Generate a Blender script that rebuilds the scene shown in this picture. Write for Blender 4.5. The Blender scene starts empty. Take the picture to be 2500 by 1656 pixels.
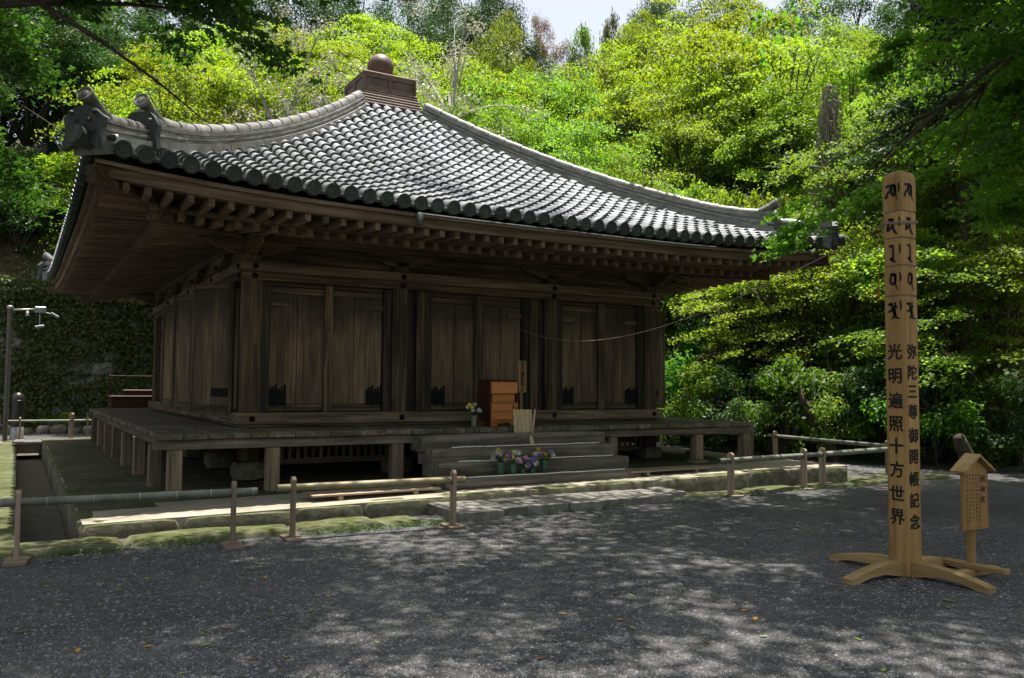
import bpy, bmesh, math, random
import numpy as np
from mathutils import Vector, Matrix
R = math.radians
scene = bpy.context.scene
COL = scene.collection

# ------------------------------------------------------------------ camera
cam = bpy.data.cameras.new('camera'); camo = bpy.data.objects.new('camera', cam); COL.objects.link(camo)
CAMX, CAMY, CAMZ = -2.775, -12.484, 1.55
YAW, PITCH, ROLL = 0.5265, 0.0546, 0.0075
cam.sensor_fit = 'HORIZONTAL'; cam.sensor_width = 36.0; cam.lens = 36.0 * 2077.5 / 2500.0
cam.clip_start = 0.05; cam.clip_end = 1000
fw = Vector((math.sin(YAW) * math.cos(PITCH), math.cos(YAW) * math.cos(PITCH), math.sin(PITCH)))
rt = Vector((math.cos(YAW), -math.sin(YAW), 0)); up_ = rt.cross(fw)
r2 = rt * math.cos(ROLL) + up_ * math.sin(ROLL); u2 = -rt * math.sin(ROLL) + up_ * math.cos(ROLL)
M = Matrix((r2, u2, -fw)).transposed().to_4x4(); M.translation = (CAMX, CAMY, CAMZ)
camo.matrix_world = M
scene.camera = camo
# ------------------------------------------------------------------ sky and sun
SUN = Vector((0.14, 0.06, 1.0)).normalized()
world = bpy.data.worlds.new('World'); scene.world = world; world.use_nodes = True
wn = world.node_tree.nodes; wl = world.node_tree.links
sky = wn.new('ShaderNodeTexSky'); sky.sky_type = 'NISHITA'; sky.sun_disc = False
sky.sun_elevation = math.asin(SUN.z); sky.sun_rotation = math.atan2(SUN.x, SUN.y)
sky.air_density = 1.0; sky.dust_density = 3.0; sky.ozone_density = 1.0
bg = wn['Background']; bg.inputs['Strength'].default_value = 0.085
hz = wn.new('ShaderNodeHueSaturation'); hz.inputs['Saturation'].default_value = 0.4; hz.inputs['Value'].default_value = 1.15   # thin white haze over the whole sky
wl.new(sky.outputs[0], hz.inputs['Color']); wl.new(hz.outputs[0], bg.inputs['Color'])
sl = bpy.data.lights.new('sun', 'SUN'); sl.energy = 5.0; sl.angle = R(0.55); sl.color = (1.0, 0.95, 0.86)
so = bpy.data.objects.new('sun', sl); COL.objects.link(so)
so.rotation_euler = (-SUN).to_track_quat('-Z', 'Y').to_euler(); so.location = (0, 0, 40)
vs = scene.view_settings; vs.view_transform = 'Standard'; vs.look = 'None'; vs.gamma = 1.0; vs.use_curve_mapping = False
vs.exposure = 1.25
cy = scene.cycles
cy.max_bounces = 8; cy.diffuse_bounces = 4; cy.glossy_bounces = 2; cy.transmission_bounces = 4; cy.transparent_max_bounces = 4
cy.use_denoising = True; cy.caustics_reflective = False; cy.caustics_refractive = False

# ------------------------------------------------------------------ materials
def new_mat(name):
    m = bpy.data.materials.new(name); m.use_nodes = True
    nt = m.node_tree
    return m, nt.nodes, nt.links, nt.nodes['Principled BSDF']
def N(nodes, t, **kw):
    n = nodes.new(t)
    for k, v in kw.items():
        if k in n.inputs: n.inputs[k].default_value = v
        else: setattr(n, k, v)
    return n
def ramp(nodes, stops):
    n = nodes.new('ShaderNodeValToRGB'); cr = n.color_ramp
    while len(cr.elements) < len(stops): cr.elements.new(0.5)
    for e, (p, c) in zip(cr.elements, stops):
        e.position = p; e.color = (c[0], c[1], c[2], 1)
    return n
def coords(nodes, links, scale, rand=True):
    tc = nodes.new('ShaderNodeTexCoord'); mp = nodes.new('ShaderNodeMapping'); mp.inputs['Scale'].default_value = scale
    src = tc.outputs['Object']
    if rand:
        oi = nodes.new('ShaderNodeObjectInfo'); ml = N(nodes, 'ShaderNodeMath', operation='MULTIPLY'); ml.inputs[1].default_value = 37.0
        links.new(oi.outputs['Random'], ml.inputs[0])
        add = N(nodes, 'ShaderNodeVectorMath', operation='ADD')
        links.new(src, add.inputs[0]); links.new(ml.outputs[0], add.inputs[1]); src = add.outputs[0]
    links.new(src, mp.inputs['Vector'])
    return mp, tc
MATS = {}
def wood(name, axis, dark, mid, light, rough=0.8, grain=22.0, moss=None, soot=False, bump=0.35, stain=0.5, spec=0.25):
    key = name
    if key in MATS: return MATS[key]
    m, n, l, b = new_mat(name)
    sc = [grain] * 3; sc['xyz'.index(axis)] = grain * 0.045
    mp, tc = coords(n, l, sc)
    n1 = N(n, 'ShaderNodeTexNoise', Scale=1.0, Detail=6.0, Roughness=0.65); l.new(mp.outputs[0], n1.inputs['Vector'])
    sc2 = [4.0] * 3; sc2['xyz'.index(axis)] = 0.6
    mp2, _ = coords(n, l, sc2)
    n2 = N(n, 'ShaderNodeTexNoise', Scale=1.0, Detail=4.0, Roughness=0.6); l.new(mp2.outputs[0], n2.inputs['Vector'])
    r1 = ramp(n, [(0.28, dark), (0.5, mid), (0.74, light)]); l.new(n1.outputs['Fac'], r1.inputs['Fac'])
    r2_ = ramp(n, [(0.3, (1 - stain,) * 3), (0.62, (1.0, 1.0, 1.0))]); l.new(n2.outputs['Fac'], r2_.inputs['Fac'])
    mx = N(n, 'ShaderNodeMixRGB', blend_type='MULTIPLY'); mx.inputs['Fac'].default_value = 1.0
    l.new(r1.outputs[0], mx.inputs[1]); l.new(r2_.outputs[0], mx.inputs[2])
    # each piece has its own tone
    oi = n.new('ShaderNodeObjectInfo'); mr = N(n, 'ShaderNodeMapRange'); mr.inputs['To Min'].default_value = 0.78; mr.inputs['To Max'].default_value = 1.18
    l.new(oi.outputs['Random'], mr.inputs['Value'])
    hs = n.new('ShaderNodeHueSaturation'); l.new(mx.outputs[0], hs.inputs['Color']); l.new(mr.outputs[0], hs.inputs['Value'])
    out = hs.outputs[0]
    if moss:
        mp3, _ = coords(n, l, (1.6, 1.6, 1.6))
        n3 = N(n, 'ShaderNodeTexNoise', Scale=1.0, Detail=7.0, Roughness=0.7); l.new(mp3.outputs[0], n3.inputs['Vector'])
        r3 = ramp(n, [(0.48, (0, 0, 0)), (0.66, (0.75,) * 3)]); l.new(n3.outputs['Fac'], r3.inputs['Fac'])
        m3 = N(n, 'ShaderNodeMixRGB'); l.new(r3.outputs[0], m3.inputs['Fac']); l.new(out, m3.inputs[1]); m3.inputs[2].default_value = (*moss, 1)
        out = m3.outputs[0]
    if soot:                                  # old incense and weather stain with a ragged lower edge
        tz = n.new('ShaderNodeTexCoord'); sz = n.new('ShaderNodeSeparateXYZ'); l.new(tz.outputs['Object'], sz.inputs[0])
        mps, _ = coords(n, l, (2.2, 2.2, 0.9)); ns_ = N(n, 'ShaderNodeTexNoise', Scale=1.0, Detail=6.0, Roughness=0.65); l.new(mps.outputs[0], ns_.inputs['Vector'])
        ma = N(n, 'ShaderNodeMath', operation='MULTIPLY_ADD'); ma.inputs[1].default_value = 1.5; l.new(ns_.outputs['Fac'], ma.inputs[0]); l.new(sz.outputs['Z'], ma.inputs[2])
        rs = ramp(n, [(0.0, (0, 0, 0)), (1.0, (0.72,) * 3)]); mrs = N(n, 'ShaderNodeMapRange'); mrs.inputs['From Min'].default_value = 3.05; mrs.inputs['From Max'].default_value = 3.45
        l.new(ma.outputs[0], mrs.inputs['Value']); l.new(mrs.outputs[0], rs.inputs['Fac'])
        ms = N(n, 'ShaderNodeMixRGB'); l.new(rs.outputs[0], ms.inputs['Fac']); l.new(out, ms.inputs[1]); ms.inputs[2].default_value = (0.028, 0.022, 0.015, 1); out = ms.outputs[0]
    l.new(out, b.inputs['Base Color']); b.inputs['Roughness'].default_value = rough; b.inputs['Specular IOR Level'].default_value = spec
    bp = N(n, 'ShaderNodeBump', Strength=bump, Distance=0.012); l.new(n1.outputs['Fac'], bp.inputs['Height']); l.new(bp.outputs[0], b.inputs['Normal'])
    MATS[key] = m; return m
def mottled(name, cols, scale, rough=0.85, bump=0.5, bdist=0.02, spec=0.25, cover=None, cscale=2.0, cth=(0.45, 0.6), detail=8.0, tone=(0.8, 1.2), upmoss=None, metal=0.0):
    m, n, l, b = new_mat(name)
    mp, tc = coords(n, l, (scale,) * 3)
    n1 = N(n, 'ShaderNodeTexNoise', Scale=1.0, Detail=detail, Roughness=0.65); l.new(mp.outputs[0], n1.inputs['Vector'])
    k = len(cols); r1 = ramp(n, [(0.3 + 0.4 * i / max(1, k - 1), c) for i, c in enumerate(cols)]); l.new(n1.outputs['Fac'], r1.inputs['Fac'])
    oi = n.new('ShaderNodeObjectInfo'); mr = N(n, 'ShaderNodeMapRange'); mr.inputs['To Min'].default_value = tone[0]; mr.inputs['To Max'].default_value = tone[1]
    l.new(oi.outputs['Random'], mr.inputs['Value'])
    hs = n.new('ShaderNodeHueSaturation'); l.new(r1.outputs[0], hs.inputs['Color']); l.new(mr.outputs[0], hs.inputs['Value'])
    out = hs.outputs[0]
    if cover:
        mp2, _ = coords(n, l, (cscale,) * 3)
        n2 = N(n, 'ShaderNodeTexNoise', Scale=1.0, Detail=8.0, Roughness=0.7); l.new(mp2.outputs[0], n2.inputs['Vector'])
        fac = n2.outputs['Fac']
        if upmoss:
            ge = n.new('ShaderNodeNewGeometry'); sx = n.new('ShaderNodeSeparateXYZ'); l.new(ge.outputs['Normal'], sx.inputs[0])
            ma = N(n, 'ShaderNodeMath', operation='MULTIPLY_ADD'); ma.inputs[1].default_value = upmoss
            l.new(sx.outputs['Z'], ma.inputs[0]); l.new(fac, ma.inputs[2]); fac = ma.outputs[0]
        rr = ramp(n, [(cth[0], (0, 0, 0)), (cth[1], (1, 1, 1))]); l.new(fac, rr.inputs['Fac'])
        mx = N(n, 'ShaderNodeMixRGB'); l.new(rr.outputs[0], mx.inputs['Fac']); l.new(out, mx.inputs[1])
        mc = N(n, 'ShaderNodeMixRGB'); l.new(n1.outputs['Fac'], mc.inputs['Fac']); mc.inputs[1].default_value = (*[c * 0.55 for c in cover], 1); mc.inputs[2].default_value = (*[c * 1.35 for c in cover], 1)
        l.new(mc.outputs[0], mx.inputs[2]); out = mx.outputs[0]
    l.new(out, b.inputs['Base Color']); b.inputs['Roughness'].default_value = rough; b.inputs['Specular IOR Level'].default_value = spec; b.inputs['Metallic'].default_value = metal
    bp = N(n, 'ShaderNodeBump', Strength=bump, Distance=bdist); l.new(n1.outputs['Fac'], bp.inputs['Height']); l.new(bp.outputs[0], b.inputs['Normal'])
    return m
def leafmat(name, dark, light, trans, tfac=0.5, rough=0.5, spec=0.3, vary=0.3):
    m, n, l, b = new_mat(name)
    at = n.new('ShaderNodeAttribute'); at.attribute_name = 'tint'
    mx = N(n, 'ShaderNodeMixRGB'); l.new(at.outputs['Fac'], mx.inputs['Fac']); mx.inputs[1].default_value = (*dark, 1); mx.inputs[2].default_value = (*light, 1)
    oi = n.new('ShaderNodeObjectInfo'); mr = N(n, 'ShaderNodeMapRange'); mr.inputs['To Min'].default_value = 1 - vary; mr.inputs['To Max'].default_value = 1 + vary
    l.new(oi.outputs['Random'], mr.inputs['Value'])
    mh = N(n, 'ShaderNodeMapRange'); mh.inputs['To Min'].default_value = 0.485; mh.inputs['To Max'].default_value = 0.52
    l.new(oi.outputs['Random'], mh.inputs['Value'])
    hs = n.new('ShaderNodeHueSaturation'); l.new(mx.outputs[0], hs.inputs['Color']); l.new(mr.outputs[0], hs.inputs['Value']); l.new(mh.outputs[0], hs.inputs['Hue'])
    l.new(hs.outputs[0], b.inputs['Base Color']); b.inputs['Roughness'].default_value = rough; b.inputs['Specular IOR Level'].default_value = spec
    tr = n.new('ShaderNodeBsdfTranslucent')
    ht = n.new('ShaderNodeHueSaturation'); ht.inputs['Color'].default_value = (*trans, 1); l.new(mr.outputs[0], ht.inputs['Value']); l.new(mh.outputs[0], ht.inputs['Hue'])
    l.new(ht.outputs[0], tr.inputs['Color'])
    ms = n.new('ShaderNodeMixShader'); ms.inputs[0].default_value = tfac
    l.new(b.outputs[0], ms.inputs[1]); l.new(tr.outputs[0], ms.inputs[2]); l.new(ms.outputs[0], n['Material Output'].inputs['Surface'])
    return m
def flat(name, c, rough=0.7, spec=0.3, metal=0.0):
    m, n, l, b = new_mat(name); b.inputs['Base Color'].default_value = (*c, 1); b.inputs['Roughness'].default_value = rough
    b.inputs['Specular IOR Level'].default_value = spec; b.inputs['Metallic'].default_value = metal
    mp, tc = coords(n, l, (9, 9, 9)); n1 = N(n, 'ShaderNodeTexNoise', Scale=1.0, Detail=4.0); l.new(mp.outputs[0], n1.inputs['Vector'])
    r1 = ramp(n, [(0.3, [x * 0.75 for x in c]), (0.7, [min(1, x * 1.2) for x in c])]); l.new(n1.outputs['Fac'], r1.inputs['Fac']); l.new(r1.outputs[0], b.inputs['Base Color'])
    return m

OLD = ((0.020, 0.014, 0.007), (0.085, 0.061, 0.034), (0.22, 0.168, 0.10))
RAFT = ((0.06, 0.042, 0.025), (0.175, 0.128, 0.08), (0.29, 0.22, 0.145))  # lighter than the old wood, painting in light bounced from the sunlit ground
R_X = wood('rafter_wood_x', 'x', *RAFT); R_Y = wood('rafter_wood_y', 'y', *RAFT)
W_X = wood('old_wood_x', 'x', *OLD); W_Y = wood('old_wood_y', 'y', *OLD); W_Z = wood('old_wood_z', 'z', *OLD, stain=0.72)
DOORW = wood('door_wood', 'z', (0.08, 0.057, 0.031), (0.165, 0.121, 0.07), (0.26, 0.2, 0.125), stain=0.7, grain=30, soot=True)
BEAM = ((0.04, 0.03, 0.018), (0.155, 0.118, 0.074), (0.30, 0.24, 0.16))
BM_X = wood('weathered_beam_x', 'x', *BEAM); BM_Y = wood('weathered_beam_y', 'y', *BEAM)
SOFF = wood('soffit_wood', 'x', (0.012, 0.009, 0.006), (0.034, 0.025, 0.016), (0.07, 0.052, 0.034))  # darkened to paint the shade in the gaps between rafters
JAMB = wood('dark_jamb_wood', 'z', (0.012, 0.010, 0.007), (0.036, 0.029, 0.02), (0.095, 0.076, 0.052), stain=0.6)  # darker wood for the door jambs and side boards
VER_X = wood('veranda_wood_x', 'x', (0.05, 0.042, 0.03), (0.15, 0.128, 0.095), (0.28, 0.25, 0.195), moss=(0.06, 0.07, 0.028))
VER_Y = wood('veranda_wood_y', 'y', (0.05, 0.042, 0.03), (0.15, 0.128, 0.095), (0.28, 0.25, 0.195), moss=(0.06, 0.07, 0.028))
VER_Z = wood('veranda_wood_z', 'z', (0.08, 0.058, 0.037), (0.23, 0.175, 0.115), (0.36, 0.29, 0.2))
LOGW = wood('log_wood', 'x', (0.05, 0.042, 0.032), (0.19, 0.165, 0.13), (0.36, 0.33, 0.27), grain=14, bump=0.8, moss=(0.09, 0.1, 0.05))
NEW_Z = wood('fresh_wood_z', 'z', (0.20, 0.11, 0.034), (0.31, 0.185, 0.062), (0.40, 0.255, 0.10), grain=26, stain=0.28, bump=0.12, rough=0.6)
NEW_X = wood('fresh_wood_x', 'x', (0.24, 0.145, 0.055), (0.36, 0.235, 0.10), (0.45, 0.31, 0.15), grain=26, stain=0.28, bump=0.12, rough=0.6)
NEW_Y = wood('fresh_wood_y', 'y', (0.24, 0.145, 0.055), (0.36, 0.235, 0.10), (0.45, 0.31, 0.15), grain=26, stain=0.28, bump=0.12, rough=0.6)
POSTW = wood('barrier_wood', 'z', (0.2, 0.145, 0.1), (0.33, 0.25, 0.18), (0.43, 0.34, 0.26), grain=26, stain=0.25, bump=0.15)
PLATEW = wood('barrier_base_wood', 'x', (0.16, 0.12, 0.085), (0.28, 0.21, 0.15), (0.38, 0.3, 0.22), grain=26, stain=0.35, bump=0.15)
REDW = wood('red_brown_wood', 'x', (0.30, 0.10, 0.024), (0.44, 0.165, 0.042), (0.55, 0.23, 0.065), grain=12, stain=0.2, bump=0.05, rough=0.45, spec=0.4)
DARKRED = wood('dark_red_wood', 'z', (0.03, 0.012, 0.008), (0.06, 0.022, 0.014), (0.09, 0.035, 0.022), grain=12, stain=0.2, bump=0.05, rough=0.5)
LIGHTW = wood('pale_wood', 'z', (0.42, 0.31, 0.16), (0.54, 0.42, 0.24), (0.6, 0.48, 0.3), grain=24, stain=0.12, bump=0.05)
BAMBOO = mottled('bamboo', [(0.07, 0.08, 0.055), (0.14, 0.15, 0.11), (0.22, 0.22, 0.17)], 5, rough=0.45, bump=0.05, spec=0.4)
BAMBOO_Y = mottled('yellowed_bamboo', [(0.10, 0.075, 0.03), (0.20, 0.16, 0.08), (0.27, 0.23, 0.13)], 5, rough=0.45, bump=0.05, spec=0.4)
BNODE = flat('bamboo_node', (0.27, 0.28, 0.25), 0.5)
TILE = mottled('roof_tile', [(0.13, 0.14, 0.162), (0.265, 0.275, 0.30), (0.40, 0.405, 0.425)], 3.5, rough=0.38, bump=0.12, spec=0.6, cover=(0.15, 0.155, 0.165), cscale=1.1, cth=(0.42, 0.62), tone=(0.55, 1.3))
TILE_D = mottled('dark_tile', [(0.028, 0.036, 0.032), (0.052, 0.064, 0.056), (0.085, 0.095, 0.085)], 14, rough=0.6, bump=0.5, bdist=0.01, tone=(0.75, 1.25))
TILE_R = mottled('ridge_tile', [(0.10, 0.097, 0.09), (0.19, 0.186, 0.18), (0.29, 0.285, 0.28)], 4, rough=0.42, bump=0.25, tone=(0.75, 1.2), cover=(0.13, 0.12, 0.08), cscale=2.2, cth=(0.5, 0.7))
TILE_M = mottled('weathered_dark_tile', [(0.06, 0.058, 0.05), (0.11, 0.105, 0.095), (0.17, 0.165, 0.15)], 7, rough=0.6, bump=0.4)
RUST = mottled('brown_tile', [(0.075, 0.042, 0.034), (0.125, 0.078, 0.062), (0.18, 0.125, 0.10)], 3, rough=0.5, bump=0.15, spec=0.35)
IRON = flat('black_iron', (0.008, 0.008, 0.008), 0.8, 0.15)
INK = flat('ink', (0.012, 0.011, 0.010), 0.75)
INK_F = flat('faded_ink', (0.24, 0.17, 0.075), 0.85)
STONE = mottled('stone', [(0.10, 0.095, 0.08), (0.2, 0.19, 0.165), (0.3, 0.285, 0.25)], 7, bump=0.8, bdist=0.015, cover=(0.085, 0.105, 0.02), cscale=2.6, cth=(0.85, 1.05), upmoss=0.32)
MOSSY = mottled('mossy_stone', [(0.07, 0.068, 0.045), (0.14, 0.135, 0.09), (0.22, 0.21, 0.15)], 9, bump=0.8, bdist=0.02, cover=(0.05, 0.064, 0.010), cscale=3.2, cth=(0.55, 0.95), upmoss=0.34)
SLAB = mottled('slab_stone', [(0.085, 0.08, 0.068), (0.14, 0.132, 0.118), (0.2, 0.19, 0.175)], 10, bump=0.4, bdist=0.006, tone=(0.55, 1.75), cover=(0.05, 0.058, 0.02), cscale=1.5, cth=(0.55, 0.8))
EARTH = mottled('packed_earth', [(0.2, 0.175, 0.135), (0.30, 0.265, 0.21), (0.38, 0.345, 0.28)], 2.2, bump=0.3, bdist=0.01, cover=(0.09, 0.10, 0.03), cscale=0.8, cth=(0.55, 0.75))
DITCH = mottled('ditch_bed', [(0.06, 0.055, 0.04), (0.11, 0.10, 0.075), (0.16, 0.145, 0.11)], 8, bump=0.6)
FLOOR = mottled('forest_floor', [(0.05, 0.035, 0.02), (0.10, 0.072, 0.042), (0.16, 0.12, 0.07)], 3.0, bump=1.0, bdist=0.06, cover=(0.055, 0.07, 0.018), cscale=0.35, cth=(0.45, 0.6))
BARK = mottled('bark', [(0.035, 0.028, 0.02), (0.075, 0.06, 0.045), (0.13, 0.11, 0.09)], 7, bump=1.0, bdist=0.03)
GREYBARK = mottled('grey_bark', [(0.16, 0.145, 0.125), (0.28, 0.26, 0.235), (0.4, 0.38, 0.35)], 7, bump=0.6, bdist=0.02)
METAL = flat('grey_metal', (0.3, 0.3, 0.29), 0.45, 0.5, 0.6)
BRONZE = flat('brown_metal_pole', (0.10, 0.09, 0.075), 0.5)
BLACKP = flat('black_paint', (0.02, 0.018, 0.018), 0.35, 0.5)
WHITE = flat('white_strip', (0.75, 0.75, 0.74), 0.5)
ROPEM = flat('rope', (0.30, 0.21, 0.16), 0.9)
GREENV = flat('green_vase', (0.03, 0.09, 0.05), 0.35, 0.5)
# gravel
GRAVEL, n, l, b = new_mat('gravel')
mp, tc = coords(n, l, (1, 1, 1), False)
v1 = N(n, 'ShaderNodeTexVoronoi', Scale=105.0); l.new(mp.outputs[0], v1.inputs['Vector'])
v2 = N(n, 'ShaderNodeTexVoronoi', Scale=260.0); l.new(mp.outputs[0], v2.inputs['Vector'])
n1 = N(n, 'ShaderNodeTexNoise', Scale=0.9, Detail=6.0, Roughness=0.6); l.new(mp.outputs[0], n1.inputs['Vector'])
n4 = N(n, 'ShaderNodeTexNoise', Scale=9.0, Detail=5.0, Roughness=0.7); l.new(mp.outputs[0], n4.inputs['Vector'])
rg = ramp(n, [(0.0, (0.05, 0.049, 0.051)), (0.5, (0.118, 0.117, 0.119)), (1.0, (0.24, 0.238, 0.236))])
sp = n.new('ShaderNodeSeparateColor'); l.new(v1.outputs['Color'], sp.inputs[0])
sp2 = n.new('ShaderNodeSeparateColor'); l.new(v2.outputs['Color'], sp2.inputs[0])
mm = N(n, 'ShaderNodeMath', operation='ADD'); l.new(sp.outputs[0], mm.inputs[0]); l.new(sp2.outputs[0], mm.inputs[1])
mm2 = N(n, 'ShaderNodeMath', operation='MULTIPLY'); mm2.inputs[1].default_value = 0.5; l.new(mm.outputs[0], mm2.inputs[0]); l.new(mm2.outputs[0], rg.inputs['Fac'])
rb = ramp(n, [(0.35, (0.72, 0.72, 0.72)), (0.65, (1.12, 1.1, 1.08))]); l.new(n1.outputs['Fac'], rb.inputs['Fac'])
mx = N(n, 'ShaderNodeMixRGB', blend_type='MULTIPLY'); mx.inputs['Fac'].default_value = 1; l.new(rg.outputs[0], mx.inputs[1]); l.new(rb.outputs[0], mx.inputs[2])
rb2 = ramp(n, [(0.3, (0.66, 0.66, 0.66)), (0.7, (1.22, 1.22, 1.22))]); l.new(n4.outputs['Fac'], rb2.inputs['Fac'])
mx2 = N(n, 'ShaderNodeMixRGB', blend_type='MULTIPLY'); mx2.inputs['Fac'].default_value = 1; l.new(mx.outputs[0], mx2.inputs[1]); l.new(rb2.outputs[0], mx2.inputs[2])
l.new(mx2.outputs[0], b.inputs['Base Color']); b.inputs['Roughness'].default_value = 0.9; b.inputs['Specular IOR Level'].default_value = 0.2
bp = N(n, 'ShaderNodeBump', Strength=0.9, Distance=0.010); l.new(v1.outputs['Distance'], bp.inputs['Height']); bp.invert = True
bp2 = N(n, 'ShaderNodeBump', Strength=1.0, Distance=0.085); l.new(n4.outputs['Fac'], bp2.inputs['Height']); l.new(bp.outputs[0], bp2.inputs['Normal']); l.new(bp2.outputs[0], b.inputs['Normal'])
PEB = mottled('pebble', [(0.09, 0.09, 0.1), (0.2, 0.2, 0.21), (0.34, 0.34, 0.34)], 60, bump=0.1)

L_MAPLE = leafmat('maple_leaf_sunny', (0.05, 0.10, 0.010), (0.165, 0.235, 0.016), (0.34, 0.48, 0.016), 0.52)
L_GREEN = leafmat('broad_leaf_green', (0.055, 0.12, 0.012), (0.13, 0.22, 0.02), (0.25, 0.38, 0.02), 0.5)
L_DARK = leafmat('evergreen_leaf', (0.022, 0.05, 0.014), (0.055, 0.10, 0.025), (0.06, 0.14, 0.015), 0.3, rough=0.5, spec=0.25)
L_NEAR = leafmat('near_maple_leaf', (0.035, 0.09, 0.012), (0.09, 0.18, 0.018), (0.16, 0.38, 0.015), 0.5)
L_CONIF = leafmat('conifer_leaf', (0.025, 0.05, 0.02), (0.05, 0.085, 0.03), (0.04, 0.08, 0.02), 0.25)
L_BROWN = leafmat('rusty_leaf', (0.16, 0.09, 0.03), (0.27, 0.17, 0.07), (0.25, 0.15, 0.05), 0.4)
L_PALE = leafmat('pale_leaf', (0.13, 0.16, 0.08), (0.26, 0.28, 0.17), (0.25, 0.3, 0.1), 0.45)
L_FLOW = leafmat('whitish_blossom', (0.25, 0.24, 0.17), (0.46, 0.44, 0.34), (0.3, 0.3, 0.2), 0.3)
L_DEAD = leafmat('dead_vine', (0.13, 0.10, 0.075), (0.27, 0.225, 0.18), (0.1, 0.08, 0.06), 0.2)
L_IVY = leafmat('ivy_leaf', (0.035, 0.065, 0.015), (0.10, 0.14, 0.03), (0.12, 0.2, 0.02), 0.35)
L_GRASS = leafmat('strap_leaf', (0.03, 0.075, 0.015), (0.07, 0.14, 0.025), (0.08, 0.2, 0.02), 0.4)
PETAL = {c: leafmat('petal_' + c, d, li, li, 0.3) for c, d, li in [('white', (0.5, 0.5, 0.45), (0.75, 0.75, 0.68)), ('purple', (0.10, 0.06, 0.28), (0.36, 0.26, 0.55)), ('pink', (0.5, 0.14, 0.24), (0.65, 0.35, 0.45)), ('yellow', (0.6, 0.4, 0.02), (0.75, 0.55, 0.05))]}

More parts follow.
